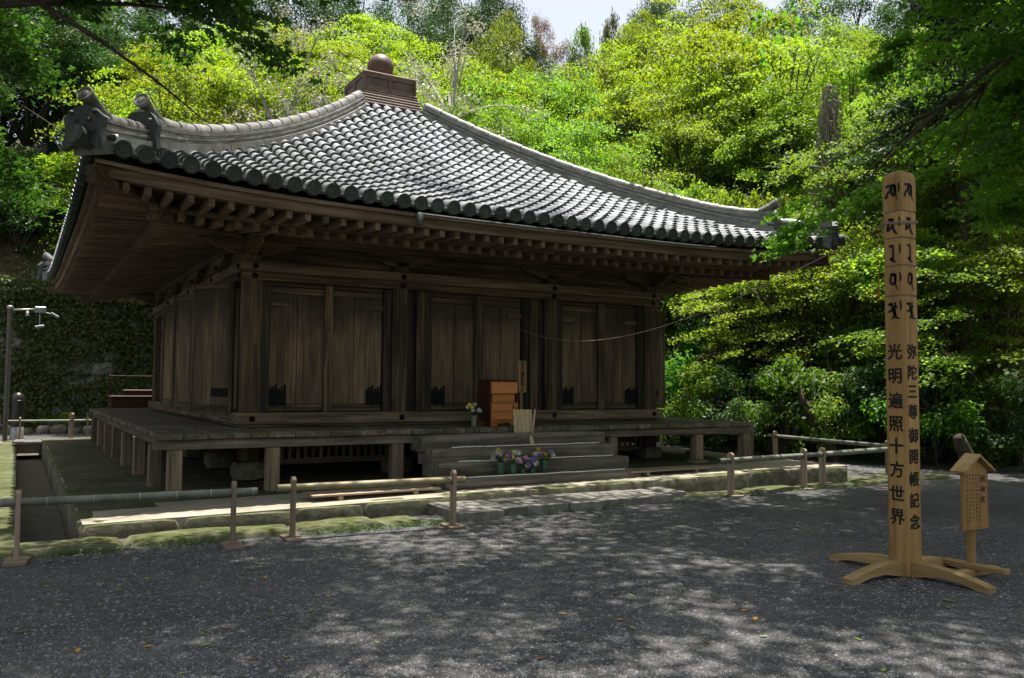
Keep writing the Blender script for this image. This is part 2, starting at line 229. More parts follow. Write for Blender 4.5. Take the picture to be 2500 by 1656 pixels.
# ------------------------------------------------------------------ mesh helpers
class MB:
    def __init__(s): s.v = []; s.f = []
    def add(s, vs_, fs):
        o = len(s.v); s.v += [tuple(x) for x in vs_]; s.f += [tuple(i + o for i in q) for q in fs]; return s
    def box(s, lo, hi, c=0.0, mat=None):
        """box from lo to hi with chamfered edges"""
        lo = np.array(lo, float); hi = np.array(hi, float)
        c = min(c, 0.45 * float(min(hi - lo)))
        if c <= 0:
            vs_ = [(x, y, z) for x in (lo[0], hi[0]) for y in (lo[1], hi[1]) for z in (lo[2], hi[2])]
            fs = [(0, 1, 3, 2), (4, 6, 7, 5), (0, 4, 5, 1), (2, 3, 7, 6), (0, 2, 6, 4), (1, 5, 7, 3)]
        else:
            vs_ = []; idx = {}
            for sx in (0, 1):
                for sy in (0, 1):
                    for sz in (0, 1):
                        for ax in range(3):
                            p = [0, 0, 0]
                            for k, sg in enumerate((sx, sy, sz)):
                                e = (lo, hi)[sg][k]; p[k] = e if k == ax else e + (c if sg == 0 else -c)
                            idx[sx, sy, sz, ax] = len(vs_); vs_.append(tuple(p))
            fs = []
            for ax in range(3):
                a, b_ = [k for k in range(3) if k != ax]
                for sg in (0, 1):
                    q = []
                    for (i, j) in ((0, 0), (1, 0), (1, 1), (0, 1)):
                        t = [0, 0, 0]; t[ax] = sg; t[a] = i; t[b_] = j; q.append(idx[(*t, ax)])
                    fs.append(tuple(q))
                for i in (0, 1):
                    for j in (0, 1):
                        q = []
                        t0 = [0, 0, 0]; t0[a] = i; t0[b_] = j; t1 = list(t0); t1[ax] = 1
                        fs.append((idx[(*t0, a)], idx[(*t1, a)], idx[(*t1, b_)], idx[(*t0, b_)]))
            for sx in (0, 1):
                for sy in (0, 1):
                    for sz in (0, 1): fs.append(tuple(idx[sx, sy, sz, ax] for ax in range(3)))
        if mat is not None: vs_ = [tuple(mat @ Vector(p)) for p in vs_]
        return s.add(vs_, fs)
    def hexa(s, p8):
        """8 corners: bottom loop of four then top loop of four"""
        return s.add(p8, [(3, 2, 1, 0), (4, 5, 6, 7), (0, 1, 5, 4), (1, 2, 6, 5), (2, 3, 7, 6), (3, 0, 4, 7)])
    def tube(s, pts, rad, seg=8, cap=True):
        pts = [Vector(p) for p in pts]; n_ = len(pts)
        if not hasattr(rad, '__len__'): rad = [rad] * n_
        o = len(s.v); prev = None
        for i, p in enumerate(pts):
            d = (pts[min(i + 1, n_ - 1)] - pts[max(i - 1, 0)]).normalized()
            if prev is None: a = d.cross(Vector((0, 0, 1)) if abs(d.z) < 0.95 else Vector((1, 0, 0))).normalized()
            else: a = (prev - d * prev.dot(d)).normalized()
            prev = a; b_ = d.cross(a)
            for k in range(seg):
                t = 2 * math.pi * k / seg; q = p + (a * math.cos(t) + b_ * math.sin(t)) * rad[i]; s.v.append(tuple(q))
        for i in range(n_ - 1):
            for k in range(seg):
                k2 = (k + 1) % seg; s.f.append((o + i * seg + k, o + i * seg + k2, o + (i + 1) * seg + k2, o + (i + 1) * seg + k))
        if cap: s.f.append(tuple(o + k for k in reversed(range(seg)))); s.f.append(tuple(o + (n_ - 1) * seg + k for k in range(seg)))
        return s
    def lathe(s, prof, seg=24, mat=None):
        o = len(s.v)
        for r, z in prof:
            for k in range(seg):
                t = 2 * math.pi * k / seg; p = Vector((r * math.cos(t), r * math.sin(t), z)); s.v.append(tuple(mat @ p if mat is not None else p))
        for i in range(len(prof) - 1):
            for k in range(seg):
                k2 = (k + 1) % seg; s.f.append((o + i * seg + k, o + i * seg + k2, o + (i + 1) * seg + k2, o + (i + 1) * seg + k))
        s.f.append(tuple(o + k for k in reversed(range(seg)))); s.f.append(tuple(o + (len(prof) - 1) * seg + k for k in range(seg)))
        return s
    def extrude(s, poly, depth, mat):
        """2-D polygon (x,y) extruded along local z by depth, then moved by mat"""
        k = len(poly); vs_ = [mat @ Vector((x, y, 0)) for x, y in poly] + [mat @ Vector((x, y, depth)) for x, y in poly]
        fs = [tuple(reversed(range(k))), tuple(range(k, 2 * k))] + [(i, (i + 1) % k, k + (i + 1) % k, k + i) for i in range(k)]
        return s.add(vs_, fs)
    def mesh(s, name):
        me = bpy.data.meshes.new(name); me.from_pydata(s.v, [], s.f); me.update(); return me
    def build(s, name, mat, parent=None, smooth=False, fix=False):
        me = s.mesh(name)
        if fix:
            bm = bmesh.new(); bm.from_mesh(me); bmesh.ops.recalc_face_normals(bm, faces=bm.faces); bm.to_mesh(me); bm.free()
        return obj(name, me, mat, parent, smooth)
def obj(name, me, mat=None, parent=None, smooth=False):
    if mat is not None and not me.materials: me.materials.append(mat)
    if smooth:
        me.polygons.foreach_set('use_smooth', [True] * len(me.polygons))
        if smooth is not True: me.set_sharp_from_angle(angle=R(smooth))
    o = bpy.data.objects.new(name, me); COL.objects.link(o)
    if parent is not None: o.parent = parent
    return o
def tag(o, label=None, cat=None, group=None, kind=None):
    if label: o['label'] = label
    if cat: o['category'] = cat
    if group: o['group'] = group
    if kind: o['kind'] = kind
    return o
def thing(name, label, cat, loc=(0, 0, 0), rz=0.0, group=None):
    o = bpy.data.objects.new(name, None); COL.objects.link(o); o.empty_display_size = 0.2
    o.location = loc; o.rotation_euler = (0, 0, rz)
    return tag(o, label, cat, group)
def B(name, lo, hi, mat, parent=None, c=0.008):
    return MB().box(lo, hi, c).build(name, mat, parent, fix=True)
def text_mesh(ch, size, bold=0.0, depth=0.0015):
    cu = bpy.data.curves.new('text', 'FONT'); cu.body = ch; cu.size = size; cu.align_x = 'CENTER'; cu.align_y = 'CENTER'; cu.extrude = depth; cu.resolution_u = 3
    o = bpy.data.objects.new('text', cu); COL.objects.link(o)
    dg = bpy.context.evaluated_depsgraph_get(); dg.update()
    me = bpy.data.meshes.new_from_object(o.evaluated_get(dg)); bpy.data.objects.remove(o); bpy.data.curves.remove(cu)
    if len(me.vertices):                       # centre it on its own ink
        co = np.empty(len(me.vertices) * 3); me.vertices.foreach_get('co', co); co = co.reshape(-1, 3)
        co[:, :2] -= (co[:, :2].min(0) + co[:, :2].max(0)) / 2; me.vertices.foreach_set('co', co.ravel())
        if bold > 0:
            bm = bmesh.new()
            for q, (dx, dy) in enumerate(((0, 0), (1, 0.3), (-1, -0.3), (0.2, 1), (-0.2, -1))):
                n0 = len(bm.verts); bm.from_mesh(me); bm.verts.ensure_lookup_table(); bmesh.ops.translate(bm, verts=bm.verts[n0:], vec=(dx * bold, dy * bold, 0.00015 * q))
            bm.to_mesh(me); bm.free()
    me.materials.clear(); return me
def stroke(mb, pts, w, mat, depth=0.002):
    """brush stroke: ribbon of varying width in local x,y, pushed out along z"""
    pts = [Vector((*p, 0)) for p in pts]
    q = []
    for i in range(len(pts) - 1):
        for t in (0, .25, .5, .75):
            p0 = pts[max(i - 1, 0)]; p1 = pts[i]; p2 = pts[i + 1]; p3 = pts[min(i + 2, len(pts) - 1)]
            q.append(0.5 * ((2 * p1) + (p2 - p0) * t + (2 * p0 - 5 * p1 + 4 * p2 - p3) * t * t + (3 * p1 - p0 - 3 * p2 + p3) * t ** 3))
    q.append(pts[-1]); m = len(q); L = []; Rr = []
    for i, p in enumerate(q):
        d = (q[min(i + 1, m - 1)] - q[max(i - 1, 0)]).normalized(); a = Vector((-d.y, d.x, 0)); u = i / (m - 1)
        ww = w * (0.45 + 0.55 * math.sin(math.pi * min(1, 0.15 + u * 0.8))) * (1 if u < 0.8 else 1 - (u - 0.8) * 3)
        L.append(p + a * ww / 2); Rr.append(p - a * ww / 2)
    up = Vector((0, 0, depth)); vs_ = [mat @ (x + up) for x in L + Rr]
    mb.add(vs_, [(i, m + i, m + i + 1, i + 1) for i in range(m - 1)])
rng = np.random.default_rng(7); random.seed(7)
from mathutils import noise as mnoise
def stone_mesh(name, size, seed, jit=0.12, power=4.0, cuts=3):
    """rounded block whose faces are worn by smooth noise"""
    big = max(size); cuts = 6 if big > 0.8 else cuts
    bm = bmesh.new(); bmesh.ops.create_cube(bm, size=2.0); bmesh.ops.subdivide_edges(bm, edges=bm.edges, cuts=cuts - 1, use_grid_fill=True)
    r = random.Random(seed); off = Vector((r.uniform(0, 90), r.uniform(0, 90), r.uniform(0, 90)))
    for v in bm.verts:
        p = v.co.copy(); k = (abs(p.x) ** power + abs(p.y) ** power + abs(p.z) ** power) ** (1 / power); p /= max(k, 1e-6)
        q = Vector((p.x * size[0], p.y * size[1], p.z * size[2])) * 0.5
        amp = jit * min(size) * 0.9
        q += (mnoise.noise_vector(q * 2.6 + off) * 0.75 + mnoise.noise_vector(q * 7.0 + off) * 0.45) * amp + Vector((r.uniform(-1, 1), r.uniform(-1, 1), r.uniform(-1, 1))) * amp * 0.12
        v.co = q
    me = bpy.data.meshes.new(name); bm.to_mesh(me); bm.free(); return me

# ------------------------------------------------------------------ ground, ditch, platform
W, D = 7.70, 9.41
VT = 0.917                                   # veranda floor
DX0, DX1 = -2.72, -2.18                      # ditch on the left
DY0, DY1 = -3.15, -2.86                      # ditch in front
g = MB()
xs = [-250, DX0, DX1, 11.0, 250]; ys = [-250, DY0, DY1, 13.0, 250]
for i in range(4):
    for j in range(4):
        if (1 <= i <= 2 and j == 1) or (i == 1 and 1 <= j <= 2): continue
        g.add([(xs[i], ys[j], 0), (xs[i + 1], ys[j], 0), (xs[i + 1], ys[j + 1], 0), (xs[i], ys[j + 1], 0)], [(0, 1, 2, 3)])
tag(g.build('gravel_ground', GRAVEL), 'grey gravel court in dappled shade around the hall', None, None, 'structure')
d = MB(); zb = -0.30
d.add([(DX0, DY0, zb), (11, DY0, zb), (11, DY1, zb), (DX0, DY1, zb)], [(0, 1, 2, 3)])
d.add([(DX0, DY1, zb), (DX1, DY1, zb), (DX1, 13, zb), (DX0, 13, zb)], [(0, 1, 2, 3)])
for a, b_ in [((DX0, DY0), (11, DY0)), ((11, DY0), (11, DY1)), ((11, DY1), (DX1, DY1)), ((DX1, DY1), (DX1, 13)), ((DX1, 13), (DX0, 13)), ((DX0, 13), (DX0, DY0))]:
    d.add([(*a, zb), (*b_, zb), (*b_, 0), (*a, 0)], [(3, 2, 1, 0)])
ditch = tag(d.build('drain_ditch', DITCH), 'dark stone drain ditch round the platform', None, None, 'structure')
def ptop(x): return 0.12 + 0.011 * (x + 2)
pm = MB()
PX1 = 9.4
gx = np.linspace(DX1 + 0.03, PX1, 14)
for i in range(13):
    a, b_ = gx[i], gx[i + 1]
    pm.add([(a, DY1 + 0.03, ptop(a)), (b_, DY1 + 0.03, ptop(b_)), (b_, 12.2, ptop(b_)), (a, 12.2, ptop(a))], [(0, 1, 2, 3)])
for (a, b_) in [((DX1 + .03, DY1 + .03), (PX1, DY1 + .03)), ((PX1, DY1 + .03), (PX1, 12.2)), ((PX1, 12.2), (DX1 + .03, 12.2)), ((DX1 + .03, 12.2), (DX1 + .03, DY1 + .03))]:
    pm.add([(*a, -0.29), (*b_, -0.29), (*b_, ptop(b_[0])), (*a, ptop(a[0]))], [(0, 1, 2, 3)])
plat = tag(pm.build('stone_platform', EARTH), 'low earthen platform with mossy stone edging under the hall', None, None, 'structure')
EARTHM = mottled('mossy_shade_earth', [(0.045, 0.04, 0.026), (0.085, 0.075, 0.048), (0.13, 0.115, 0.075)], 4, bump=0.4, bdist=0.012, cover=(0.04, 0.05, 0.012), cscale=1.2, cth=(0.4, 0.65))
for (xa, xb, ya, yb) in [(DX1 + 0.05, -1.32, -1.9, 12.15), (-1.318, PX1 - 0.02, -1.55, 12.15)]:  # left strip is mossy; underfloor sheet is darkened to paint shade under the veranda
    MB().add([(xa, ya, ptop(xa) + 0.004), (xb, ya, ptop(xb) + 0.004), (xb, yb, ptop(xb) + 0.004), (xa, yb, ptop(xa) + 0.004)], [(0, 1, 2, 3)]).build('mossy_shade_sheet', EARTHM, plat)
def run_stones(parent, name, x0, x1, y0, y1, zfun, h, mat, lens, along='x', seed=1, jit=0.04, gap=0.004):
    r = random.Random(seed); p = x0; k = 0
    while p < x1 - 0.15:
        L = min(r.uniform(*lens), x1 - p)
        if x1 - p - L < 0.3: L = x1 - p
        wdt = (y1 - y0) * r.uniform(0.93, 1.0); top = zfun(p + L / 2) + r.uniform(-0.012, 0.012)
        sz = (L - gap, wdt, h) if along == 'x' else (wdt, L - gap, h)
        me = stone_mesh(name, sz, seed * 100 + k, jit * 2.2, 9.0); o = obj(name, me, mat, parent, smooth=40)
        yc = y1 - wdt / 2 if along == 'x' else (y0 + y1) / 2
        o.location = (p + L / 2, yc, top - h / 2) if along == 'x' else ((y0 + y1) / 2, p + L / 2, top - h / 2)
        p += L; k += 1
run_stones(plat, 'facing_stone', DX1, PX1, DY1 - 0.02, DY1 + 0.28, ptop, 0.42, MOSSY, (0.8, 1.5), seed=3, jit=0.02)
run_stones(plat, 'facing_stone', DY1 + 0.28, 12.2, DX1 - 0.02, DX1 + 0.2, lambda y: 0.125, 0.42, MOSSY, (0.8, 1.5), 'y', seed=4, jit=0.02)
curb = tag(bpy.data.objects.new('kerb', None), 'row of moss covered kerb stones along the ditch', None, None, 'structure'); COL.objects.link(curb)
run_stones(curb, 'kerb_stone', DX0 - 0.5, 1.25, -3.72, DY0 + 0.01, lambda x: 0.045, 0.34, MOSSY, (0.9, 1.7), seed=5, jit=0.035)
run_stones(curb, 'kerb_stone', 5.0, 11.4, -3.50, DY0 + 0.01, lambda x: 0.05, 0.34, MOSSY, (0.9, 1.7), seed=6, jit=0.04)
run_stones(curb, 'kerb_stone', DY0 + 0.02, 13.2, DX0 - 0.36, DX0 + 0.01, lambda x: 0.04, 0.34, MOSSY, (0.8, 1.5), 'y', seed=7, jit=0.03)
run_stones(curb, 'kerb_stone', 9.45, 11.4, DY1, DY1 + 0.3, lambda x: 0.03, 0.34, MOSSY, (0.7, 1.2), seed=8, jit=0.04)
# slabs bridging the ditch in front of the steps
brid = tag(bpy.data.objects.new('stone_paving', None), 'grey stone slabs bridging the ditch before the steps', None, None, 'structure'); COL.objects.link(brid)
cuts_ = [1.62, 2.22, 2.62, 3.22, 3.72, 4.55, 4.98, 5.3]
for k in range(7):
    a, b_ = cuts_[k] + 0.008, cuts_[k + 1] - 0.008
    y0 = -3.72 + random.uniform(-0.1, 0.1) + 0.05 * k; sk = -0.12
    z0, z1 = -0.02, 0.095 + random.uniform(-0.008, 0.008)
    mbs = MB().hexa([(a, y0, z0), (b_, y0, z0), (b_ - sk * .2, -2.0, z0), (a - sk * .2, -2.0, z0), (a, y0, z1), (b_, y0, z1), (b_ - sk * .2, -2.0, z1 + .02), (a - sk * .2, -2.0, z1 + .02)])
    so_ = mbs.build('slab', SLAB, brid)
# pebbles lying on the gravel
def quadmesh(name, verts, tint=None, nper=4):
    me = bpy.data.meshes.new(name); nv = len(verts); nf = nv // nper
    me.vertices.add(nv); me.vertices.foreach_set('co', np.ascontiguousarray(verts, dtype=np.float32).ravel())
    me.loops.add(nv); me.loops.foreach_set('vertex_index', np.arange(nv, dtype=np.int32))
    me.polygons.add(nf); me.polygons.foreach_set('loop_start', np.arange(0, nv, nper, dtype=np.int32))
    if tint is not None:
        at = me.attributes.new('tint', 'FLOAT', 'FACE'); at.data.foreach_set('value', np.ascontiguousarray(tint, dtype=np.float32))
    me.update(calc_edges=True); return me
npb = 26000
az = YAW + rng.uniform(-0.58, 0.58, npb); ds = 3.4 + 7.5 * rng.random(npb) ** 1.4
px = CAMX + np.sin(az) * ds; py = CAMY + np.cos(az) * ds
ok = (py < -3.8); px = px[ok]; py = py[ok]; npb = len(px); s_ = rng.gamma(3, 0.0016, npb) + 0.002
oct_ = np.array([(1, 0, 0), (0, 1, 0), (-1, 0, 0), (0, -1, 0), (0, 0, 0.75)]); fc = [(0, 1, 4), (1, 2, 4), (2, 3, 4), (3, 0, 4)]
rot = rng.uniform(0, 6.28, npb); c_, sn = np.cos(rot), np.sin(rot)
tri = []
for f3 in fc:
    for i in f3:
        o_ = oct_[i]; tri.append(np.stack([px + s_ * (o_[0] * c_ * 1.3 - o_[1] * sn), py + s_ * (o_[0] * sn * 1.3 + o_[1] * c_), s_ * o_[2]], 1))
tri = np.stack(tri, 1).reshape(-1, 3)
tag(obj('pebbles', quadmesh('pebbles', tri, None, 3), PEB), 'loose small grey pebbles scattered over the gravel', 'pebbles', None, 'stuff')

# ------------------------------------------------------------------ temple hall
hall = thing('temple_hall', 'old wooden temple hall with grey tiled pyramid roof and round finial', 'temple', (0, 0, 0))
CX = [0.16, 2.47, 5.32, 7.54]; CYs = [0.16, 2.12, 4.35, 6.8, 9.25]
NB0, NB1 = 3.06, 3.325                       # head tie beam
SB0, SB1 = VT, 1.128                         # sill tie beam
for i, x in enumerate(CX):
    for j, y in enumerate(CYs):
        if 0 < i < 3 and 0 < j < 4: continue
        B('column', (x - 0.135, y - 0.135, 0.42), (x + 0.135, y + 0.135, 3.52), W_Z, hall, c=0.03)
        st = obj('base_stone', stone_mesh('base_stone', (0.46, 0.46, 0.3), i * 7 + j, 0.06, 4.0), MOSSY, hall, smooth=50); st.location = (x, y, 0.30)
# tie beams: an upper proud course and a lower course set back
def ring(name, out, z0, z1, th, mx_, my_, ext=0.0, c=0.01):
    B(name, (-out - ext, -out, z0), (W + out + ext, -out + th, z1), mx_, hall, c)
    B(name, (-out - ext, D + out - th, z0), (W + out + ext, D + out, z1), mx_, hall, c)
    B(name, (-out, -out + th + 0.002, z0), (-out + th, D + out - th - 0.002, z1), my_, hall, c)
    B(name, (W + out - th, -out + th + 0.002, z0), (W + out, D + out - th - 0.002, z1), my_, hall, c)
ring('head_tie_beam', 0.035, 3.178, NB1, 0.2, BM_X, BM_Y)
ring('lower_head_beam', 0.012, NB0, 3.176, 0.18, W_X, W_Y)
ring('sill_beam', 0.04, SB0 + 0.045, SB1, 0.22, BM_X, BM_Y)
ring('floor_edge_beam', 0.015, SB0 + 0.004, SB0 + 0.043, 0.2, W_X, W_Y)
def nail(x, y, z, nx, ny):
    mt = Matrix.Translation((x, y, z)) @ Vector((nx, ny, 0)).to_track_quat('Z', 'Y').to_matrix().to_4x4()
    MB().lathe([(0.045, 0), (0.045, 0.01), (0.02, 0.03), (0.006, 0.035)], 8, mt).build('nail_cover', IRON, hall, smooth=40)
for x in CX:
    nail(x, -0.036, 3.25, 0, -1); nail(x, -0.013, 3.115, 0, -1); nail(x, -0.042, 1.045, 0, -1)
for y in CYs: nail(-0.036, y, 3.25, -1, 0); nail(-0.013, y, 3.115, -1, 0)
# inside: dark core so that nothing shows through
core = MB().box((0.30, 0.30, 0.5), (W - 0.3, D - 0.3, 3.6)).build('inner_wall', W_Z, hall)
# frieze boards between tie beam and purlin
def frieze(name, a, b_, axis, pos, z0, z1):
    if axis == 'x': B(name, (a, pos, z0), (b_, pos + 0.04, z1), W_X, hall, 0.004)
    else: B(name, (pos, a, z0), (pos + 0.04, b_, z1), W_Y, hall, 0.004)
for i in range(3):
    frieze('frieze_board', CX[i] + 0.14, CX[i + 1] - 0.14, 'x', 0.16, NB1 + 0.002, 3.60); frieze('frieze_board', CX[i] + 0.14, CX[i + 1] - 0.14, 'x', D - 0.2, NB1 + 0.002, 3.60)
for j in range(4):
    frieze('frieze_board', CYs[j] + 0.14, CYs[j + 1] - 0.14, 'y', 0.16, NB1 + 0.002, 3.60); frieze('frieze_board', CYs[j] + 0.14, CYs[j + 1] - 0.14, 'y', W - 0.2, NB1 + 0.002, 3.60)
# boat shaped bracket arms on the columns
BOAT = [(-0.62, 0.10), (-0.60, 0.045), (-0.52, 0.01), (-0.36, -0.03), (-0.26, -0.075), (-0.14, -0.085), (0.14, -0.085), (0.26, -0.075), (0.36, -0.03), (0.52, 0.01), (0.60, 0.045), (0.62, 0.10)]
def boat(x, y, along, half=None):
    poly = BOAT if half is None else [(max(-0.3, px_) if half > 0 else min(0.3, px_), py_) for px_, py_ in BOAT]
    if along == 'x': mt = Matrix(((1, 0, 0, x), (0, 0, -1, y + 0.075), (0, 1, 0, 3.505), (0, 0, 0, 1)))
    else: mt = Matrix(((0, 0, 1, x - 0.075), (1, 0, 0, y), (0, 1, 0, 3.505), (0, 0, 0, 1)))
    MB().extrude(poly, 0.15, mt).build('bracket_arm', W_X if along == 'x' else W_Y, hall, fix=True)
for i, x in enumerate(CX):
    boat(x, 0.10, 'x'); boat(x, D - 0.10, 'x')
for y in CYs: boat(0.10, y, 'y'); boat(W - 0.10, y, 'y')
for nm, lo, hi, m_ in [('eave_purlin', (-0.62, 0.0, 3.607), (W + 0.62, 0.2, 3.755), W_X), ('eave_purlin', (-0.62, D - 0.2, 3.607), (W + 0.62, D, 3.755), W_X), ('eave_purlin', (0.0, -0.62, 3.612), (0.2, D + 0.62, 3.75), W_Y), ('eave_purlin', (W - 0.2, -0.62, 3.612), (W, D + 0.62, 3.75), W_Y)]:
    B(nm, lo, hi, m_, hall, 0.01)
# ---------------- doors
def planks(parent, x0, x1, z0, z1, y, th, n_, mat, axis='x'):
    e = [x0] + [x0 + (x1 - x0) * (k / n_ + random.uniform(-0.04, 0.04)) for k in range(1, n_)] + [x1]
    for k in range(n_):
        if axis == 'x': B('plank', (e[k] + 0.004, y, z0), (e[k + 1] - 0.004, y + th, z1), mat, parent, 0.007)
        else: B('plank', (y, e[k] + 0.0015, z0), (y + th, e[k + 1] - 0.0015, z1), mat, parent, 0.004)
def iron_hinge(parent, x, z, s):
    """jagged black iron hinge fitting: plate with row of prongs"""
    m = MB(); m.box((x - 0.13, 0.135, z - 0.14), (x + 0.13, 0.168, z + 0.06), 0.01)
    for k in range(6):
        xx = x - 0.115 + k * 0.046; hh = 0.05 + 0.03 * ((k * 7) % 3)
        m.box((xx - 0.013, 0.138, z + 0.04), (xx + 0.013, 0.165, z + 0.05 + hh), 0.006)
        m.box((xx - 0.01, 0.140, z - 0.12 - hh * 0.5), (xx + 0.01, 0.163, z - 0.11), 0.005)
    a, b_ = (x - 0.26, x - 0.1) if s > 0 else (x + 0.1, x + 0.26)
    m.box((a, 0.14, z - 0.055), (b_, 0.164, z + 0.02), 0.008)
    m.build('hinge', IRON, parent, fix=True)
def door_bay(x0, x1, inner):
    """double doors in a bay between column faces"""
    z0, z1 = SB1 + 0.002, NB0 - 0.002
    xa, xb = x0, x1
    if inner:                                # wide middle bay: extra posts on both sides
        for xx in (x0 + 0.22, x1 - 0.22):
            B('door_post', (xx - 0.075, 0.05, z0), (xx + 0.075, 0.2, z1), W_Z, hall, 0.015)
        for a, b_ in ((x0, x0 + 0.145), (x1 - 0.145, x1)): B('side_board', (a + 0.001, 0.15, z0), (b_ - 0.001, 0.19, z1), JAMB, hall, 0.004)
        xa, xb = x0 + 0.30, x1 - 0.30
    for xx, s in ((xa, 1), (xb, -1)):
        B('door_jamb', (min(xx, xx + s * 0.13) + 0.001, 0.10, z0), (max(xx, xx + s * 0.13) - 0.001, 0.24, z1), JAMB, hall, 0.01)
    xm = (xa + xb) / 2
    B('door_stile', (xm - 0.07, 0.085, z0), (xm + 0.07, 0.155, z1), W_Z, hall, 0.012)
    B('door_head', (xa + 0.131, 0.15, z1 - 0.06), (xb - 0.131, 0.26, z1), W_X, hall, 0.006)
    for s, a, b_ in ((1, xa + 0.132, xm - 0.002), (-1, xm + 0.002, xb - 0.132)):
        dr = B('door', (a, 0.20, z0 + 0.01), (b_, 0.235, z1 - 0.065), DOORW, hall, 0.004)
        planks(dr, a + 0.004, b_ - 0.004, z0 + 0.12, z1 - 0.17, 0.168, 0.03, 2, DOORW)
        B('door_rail', (a + 0.004, 0.160, z0 + 0.012), (b_ - 0.004, 0.199, z0 + 0.117), W_X, dr, 0.006)
        B('door_rail', (a + 0.004, 0.160, z1 - 0.167), (b_ - 0.004, 0.199, z1 - 0.07), W_X, dr, 0.006)
        hx = a + 0.13 if s > 0 else b_ - 0.13
        iron_hinge(dr, hx, z0 + 0.25, s)
        B('hinge_strap', (hx - 0.14, 0.150, z1 - 0.36), (hx + 0.14, 0.1665, z1 - 0.28), W_X, dr, 0.004)
door_bay(CX[0] + 0.137, CX[1] - 0.137, False); door_bay(CX[1] + 0.137, CX[2] - 0.137, True); door_bay(CX[2] + 0.137, CX[3] - 0.137, False)
def side_door(name, hx, hy, ang, width, mirror=1):
    """open leaf hinged at (hx,hy); ang measured from +y towards -x (left wall) or +x (right wall)"""
    e = bpy.data.objects.new(name, None); COL.objects.link(e); e.parent = hall; e.location = (hx, hy, 0)
    e.rotation_euler = (0, 0, ang * mirror)
    z0, z1 = SB1 + 0.01, NB0 - 0.03
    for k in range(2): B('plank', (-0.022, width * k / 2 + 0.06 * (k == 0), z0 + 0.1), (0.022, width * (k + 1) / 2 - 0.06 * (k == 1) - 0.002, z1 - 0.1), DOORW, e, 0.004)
    B('door_rail', (-0.032, 0.061, z0), (0.032, width - 0.061, z0 + 0.099), W_Y, e, 0.006); B('door_rail', (-0.032, 0.061, z1 - 0.099), (0.032, width - 0.061, z1), W_Y, e, 0.006)
    B('door_stile', (-0.036, 0.0, z0 - 0.005), (0.036, 0.06, z1 + 0.005), W_Z, e, 0.008); B('door_stile', (-0.036, width - 0.06, z0 - 0.005), (0.036, width, z1 + 0.005), W_Z, e, 0.008)
    m = MB(); m.box((-0.045 if mirror > 0 else 0.023, 0.07, z0 + 0.22), (-0.023 if mirror > 0 else 0.045, 0.36, z0 + 0.34), 0.01); m.build('hinge', IRON, e, fix=True)
    return e
for j in range(4):                           # left wall: three open bays, then a boarded bay
    y0, y1 = CYs[j] + 0.137, CYs[j + 1] - 0.137
    z0, z1 = SB1 + 0.002, NB0 - 0.002
    for xx, xo in ((0.0, 1), (W, -1)):
        lo = 0.10 if xo > 0 else W - 0.24; hi = 0.24 if xo > 0 else W - 0.10
        B('door_jamb', (lo, y0 + 0.001, z0), (hi, y0 + 0.13, z1), JAMB, hall, 0.01); B('door_jamb', (lo, y1 - 0.13, z0), (hi, y1 - 0.001, z1), JAMB, hall, 0.01)
        if j < 3:
            side_door('door', -0.04 if xo > 0 else W + 0.04, y0 + 0.03, R((40, 36, 22)[j]) if xo > 0 else R(60), 0.76, 1 if xo > 0 else -1)
            ym = (y0 + y1) / 2
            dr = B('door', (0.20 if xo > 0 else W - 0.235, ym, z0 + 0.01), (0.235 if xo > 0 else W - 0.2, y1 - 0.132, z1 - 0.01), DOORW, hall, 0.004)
        else:
            for k in range(8):
                za = z0 + 0.02 + k * 0.235; B('wall_plank', (lo + 0.03, y0 + 0.131, za), (hi - 0.06 if xo > 0 else hi - 0.03, y1 - 0.131, za + 0.231), W_Y, hall, 0.005)
for i in range(3):                           # back wall boards
    for k in range(8): B('wall_plank', (CX[i] + 0.14, D - 0.22, SB1 + 0.01 + k * 0.238), (CX[i + 1] - 0.14, D - 0.16, SB1 + 0.244 + k * 0.238), W_X, hall, 0.005)
# ---------------- veranda
V = 1.21
def vplanks(x0, x1, y0, y1, n_, axis, mat):
    r = random.Random(int(x0 * 10 + y0 * 7 + n_)); e = [0.0]
    ws = [r.uniform(0.75, 1.3) for _ in range(n_)]; t = sum(ws)
    for w_ in ws: e.append(e[-1] + w_ / t)
    for k in range(n_):
        dz = r.uniform(-0.004, 0.004); de = r.uniform(-0.02, 0.015)
        if axis == 'x':
            a, b_ = x0 + (x1 - x0) * e[k] + 0.002, x0 + (x1 - x0) * e[k + 1] - 0.002
            B('veranda_plank', (a, y0 + de, VT - 0.075 + dz), (b_, y1, VT + dz), mat, hall, 0.008)
        else:
            a, b_ = y0 + (y1 - y0) * e[k] + 0.002, y0 + (y1 - y0) * e[k + 1] - 0.002
            B('veranda_plank', (x0 + de, a, VT - 0.075 + dz), (x1, b_, VT + dz), mat, hall, 0.008)
vplanks(-V, W + V, -V, -0.02, 38, 'x', VER_Y)
vplanks(-V, -0.03, 0.0, D + V, 40, 'y', VER_X)
vplanks(W + 0.03, W + V, 0.0, D + V, 40, 'y', VER_X)
vplanks(0.0, W, D + 0.03, D + V, 24, 'x', VER_Y)
BO = V - 0.06
